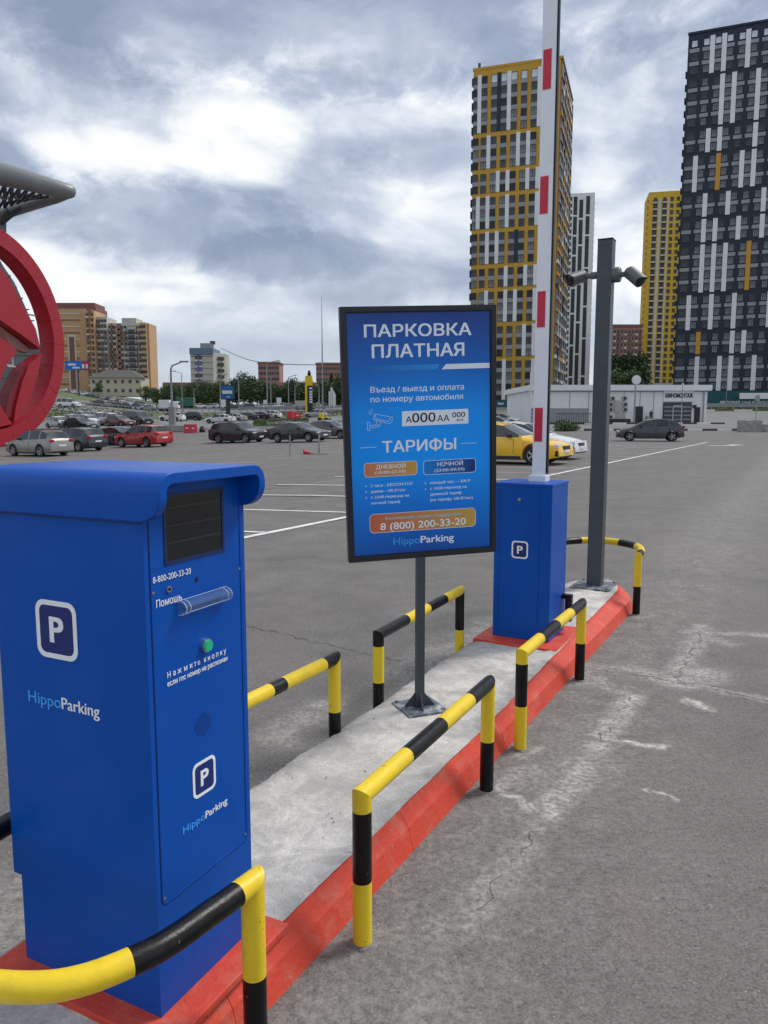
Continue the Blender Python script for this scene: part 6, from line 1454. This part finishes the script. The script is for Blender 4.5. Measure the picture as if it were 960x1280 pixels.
TM=[tree_mesh(1,10,4.2),tree_mesh(2,10,3.6),tree_mesh(3,10,4.6,mats=('leaf','leaf2','leaf2')),tree_mesh(4,12,2.2,True,('leaf2','leaf2','leaf')),tree_mesh(5,13,3.0,poplar=True,mats=('leaf2','leaf','leaf2'))]
def tree(k,px,ytop,Y,label,grp='trees along the far side of the highway',name='tree',cat='tree',wd=1.,dz=-.3):
    b0=gp(px,Y,dz); h0=(10,10,10,12,13)[k]; s=(at(px,ytop,Y).z-b0.z)/h0
    t=tag(empty(name,b0,random.uniform(0,6)),label,cat,grp); t.scale=(s*wd,s*wd,s)
    inst('trunk',TM[k][0],t,(0,0,0)); inst('crown',TM[k][1],t,(0,0,0))
TR=[(196,486,250,1),(206,484,262,0),(216,481,255,2),(226,483,268,1),(236,481,252,0),(246,479,258,2),(256,477,250,2),(265,480,262,0),(274,478,254,2),(285,480,268,1),(296,474,262,0),(305,467,258,2),(313,472,252,0),(322,476,266,2),(331,477,256,1),(340,480,262,0),(349,484,254,2),(358,484,268,1),(367,474,256,2),(376,478,262,0),(386,480,270,2),(395,484,262,1),(405,476,256,0),(416,480,262,2),(426,472,258,2),(436,474,262,1)]
places=['left end','left of the green container','behind the green container','right of the green container','below the blue crowned tower','below the blue crown, darker','beside the foot of the blue crowned tower','left of the blue billboard','behind the blue billboard','right of the blue billboard','left of the brown block, pale','left of the brown block, tallest','under the brown block left corner','under the brown block','under the brown block right corner','right of the brown block','between the road signs','behind the white road sign','dark one left of the pylon','just left of the pylon','behind the pylon','right of the pylon','behind the thin mast','behind the feather flags','at the sign edge','hidden partly by the sign']
for (px,yt,Y,k),pl in zip(TR,places): tree(k,px,yt,Y,'leafy tree by the highway, '+pl,wd=1.25)
for px,yt,Y,pl in ((387,464,280,'dark pointed conifer rising just behind the yellow pylon'),(414.5,467,275,'dark spruce above the feather flags'),(423,469,270,'dark spruce between the flags and the sign edge')): tree(3,px,yt,Y,pl,'pointed conifers by the highway','conifer',wd=1.3)
for px,yt,pl in ((764,443,'tall dark poplar right beside the camera mast above the shop'),(773,447,'second dark poplar from the mast above the shop'),(782,441,'middle poplar of the clump above the shop'),(791,446,'poplar left of the white lamp above the shop'),(800,440,'poplar at the foot of the yellow tower')): tree(4,px,yt,170,pl,'poplars behind the tyre shop','poplar_tree',wd=1.1)
for px,pl in ((768,'low bush under the left poplars behind the shop roof'),(786,'low bush under the right poplars behind the shop roof')): tree(0,px,464,150,pl,'bushes behind the tyre shop','bush','bush',1.2)
for px,Y,yt,pl in ((123,380,478,'round tree in front of the pale low building'),(182,330,483,'tree at the foot of the orange complex, right side'),(192,340,485,'tree right of the orange complex')): tree(0,px,yt,Y,pl,None,wd=1.3)
def bush(px,Y,h,r,label,m=('leaf','leaf3','leaf2')):
    rng=random.Random(px); mb=MB(); leafcloud(mb,Vector((0,0,h*.5)),Vector((r,r*.8,h*.55)),700,.09,rng,m)
    t=tag(empty('shrub',gp(px,Y)),label,'shrub'); mb.build('leaves',parent=t); MB().mat('bark').tube([(0,0,0),(.05,0,h*.7)],.03,5).build('stem',parent=t)
bush(704,76,1.1,1.0,'green shrub on the kerb behind the white sedan'); bush(712,77,.7,1.1,'lower shrub right of the green one on the kerb')
# grass tufts on the verges
mb=MB(); rng=random.Random(9)
for i in range(5200):
    z_=rng.random()
    if z_<.35: px,Y=rng.uniform(318,385),rng.uniform(97,138)
    elif z_<.5: px,Y=rng.uniform(60,185),rng.uniform(110,144)
    elif z_<.62: px,Y=rng.uniform(-20,60) if rng.random()<.2 else rng.uniform(118,160),rng.uniform(71,74)
    elif z_<.8: px,Y=rng.uniform(880,1000),rng.uniform(142,172)
    else: px,Y=rng.uniform(60,440),rng.uniform(146,185)
    p=gp(px,Y); a=rng.uniform(0,3.14); h_=rng.uniform(.06,.22); d=Vector((math.cos(a),math.sin(a),0))*.3; mb.mat(rng.choice(['leaf','grass','grass']))
    mb.add([p-d,p+d,p+d*.4+Vector((0,0,h_)),p-d*.6+Vector((0,0,h_*.8))],[(0,1,2,3)])
tag(mb.build('grass_tufts'),'ragged grass tufts on the verges beyond the parking lot','grass',kind='stuff')
# low grass bed between the lot and the road on the left
mb=MB(); mb.mat('grass'); vs=[];n_=24
for i in range(n_+1):
    px=-30+i*(190+30)/n_
    for Y in (68,74): vs.append(gp(px,Y,.06 if Y==74 else .03))
mb.add(vs,[(2*i,2*i+2,2*i+3,2*i+1) for i in range(n_)]); tag(mb.build('grass_bed'),kind='structure')
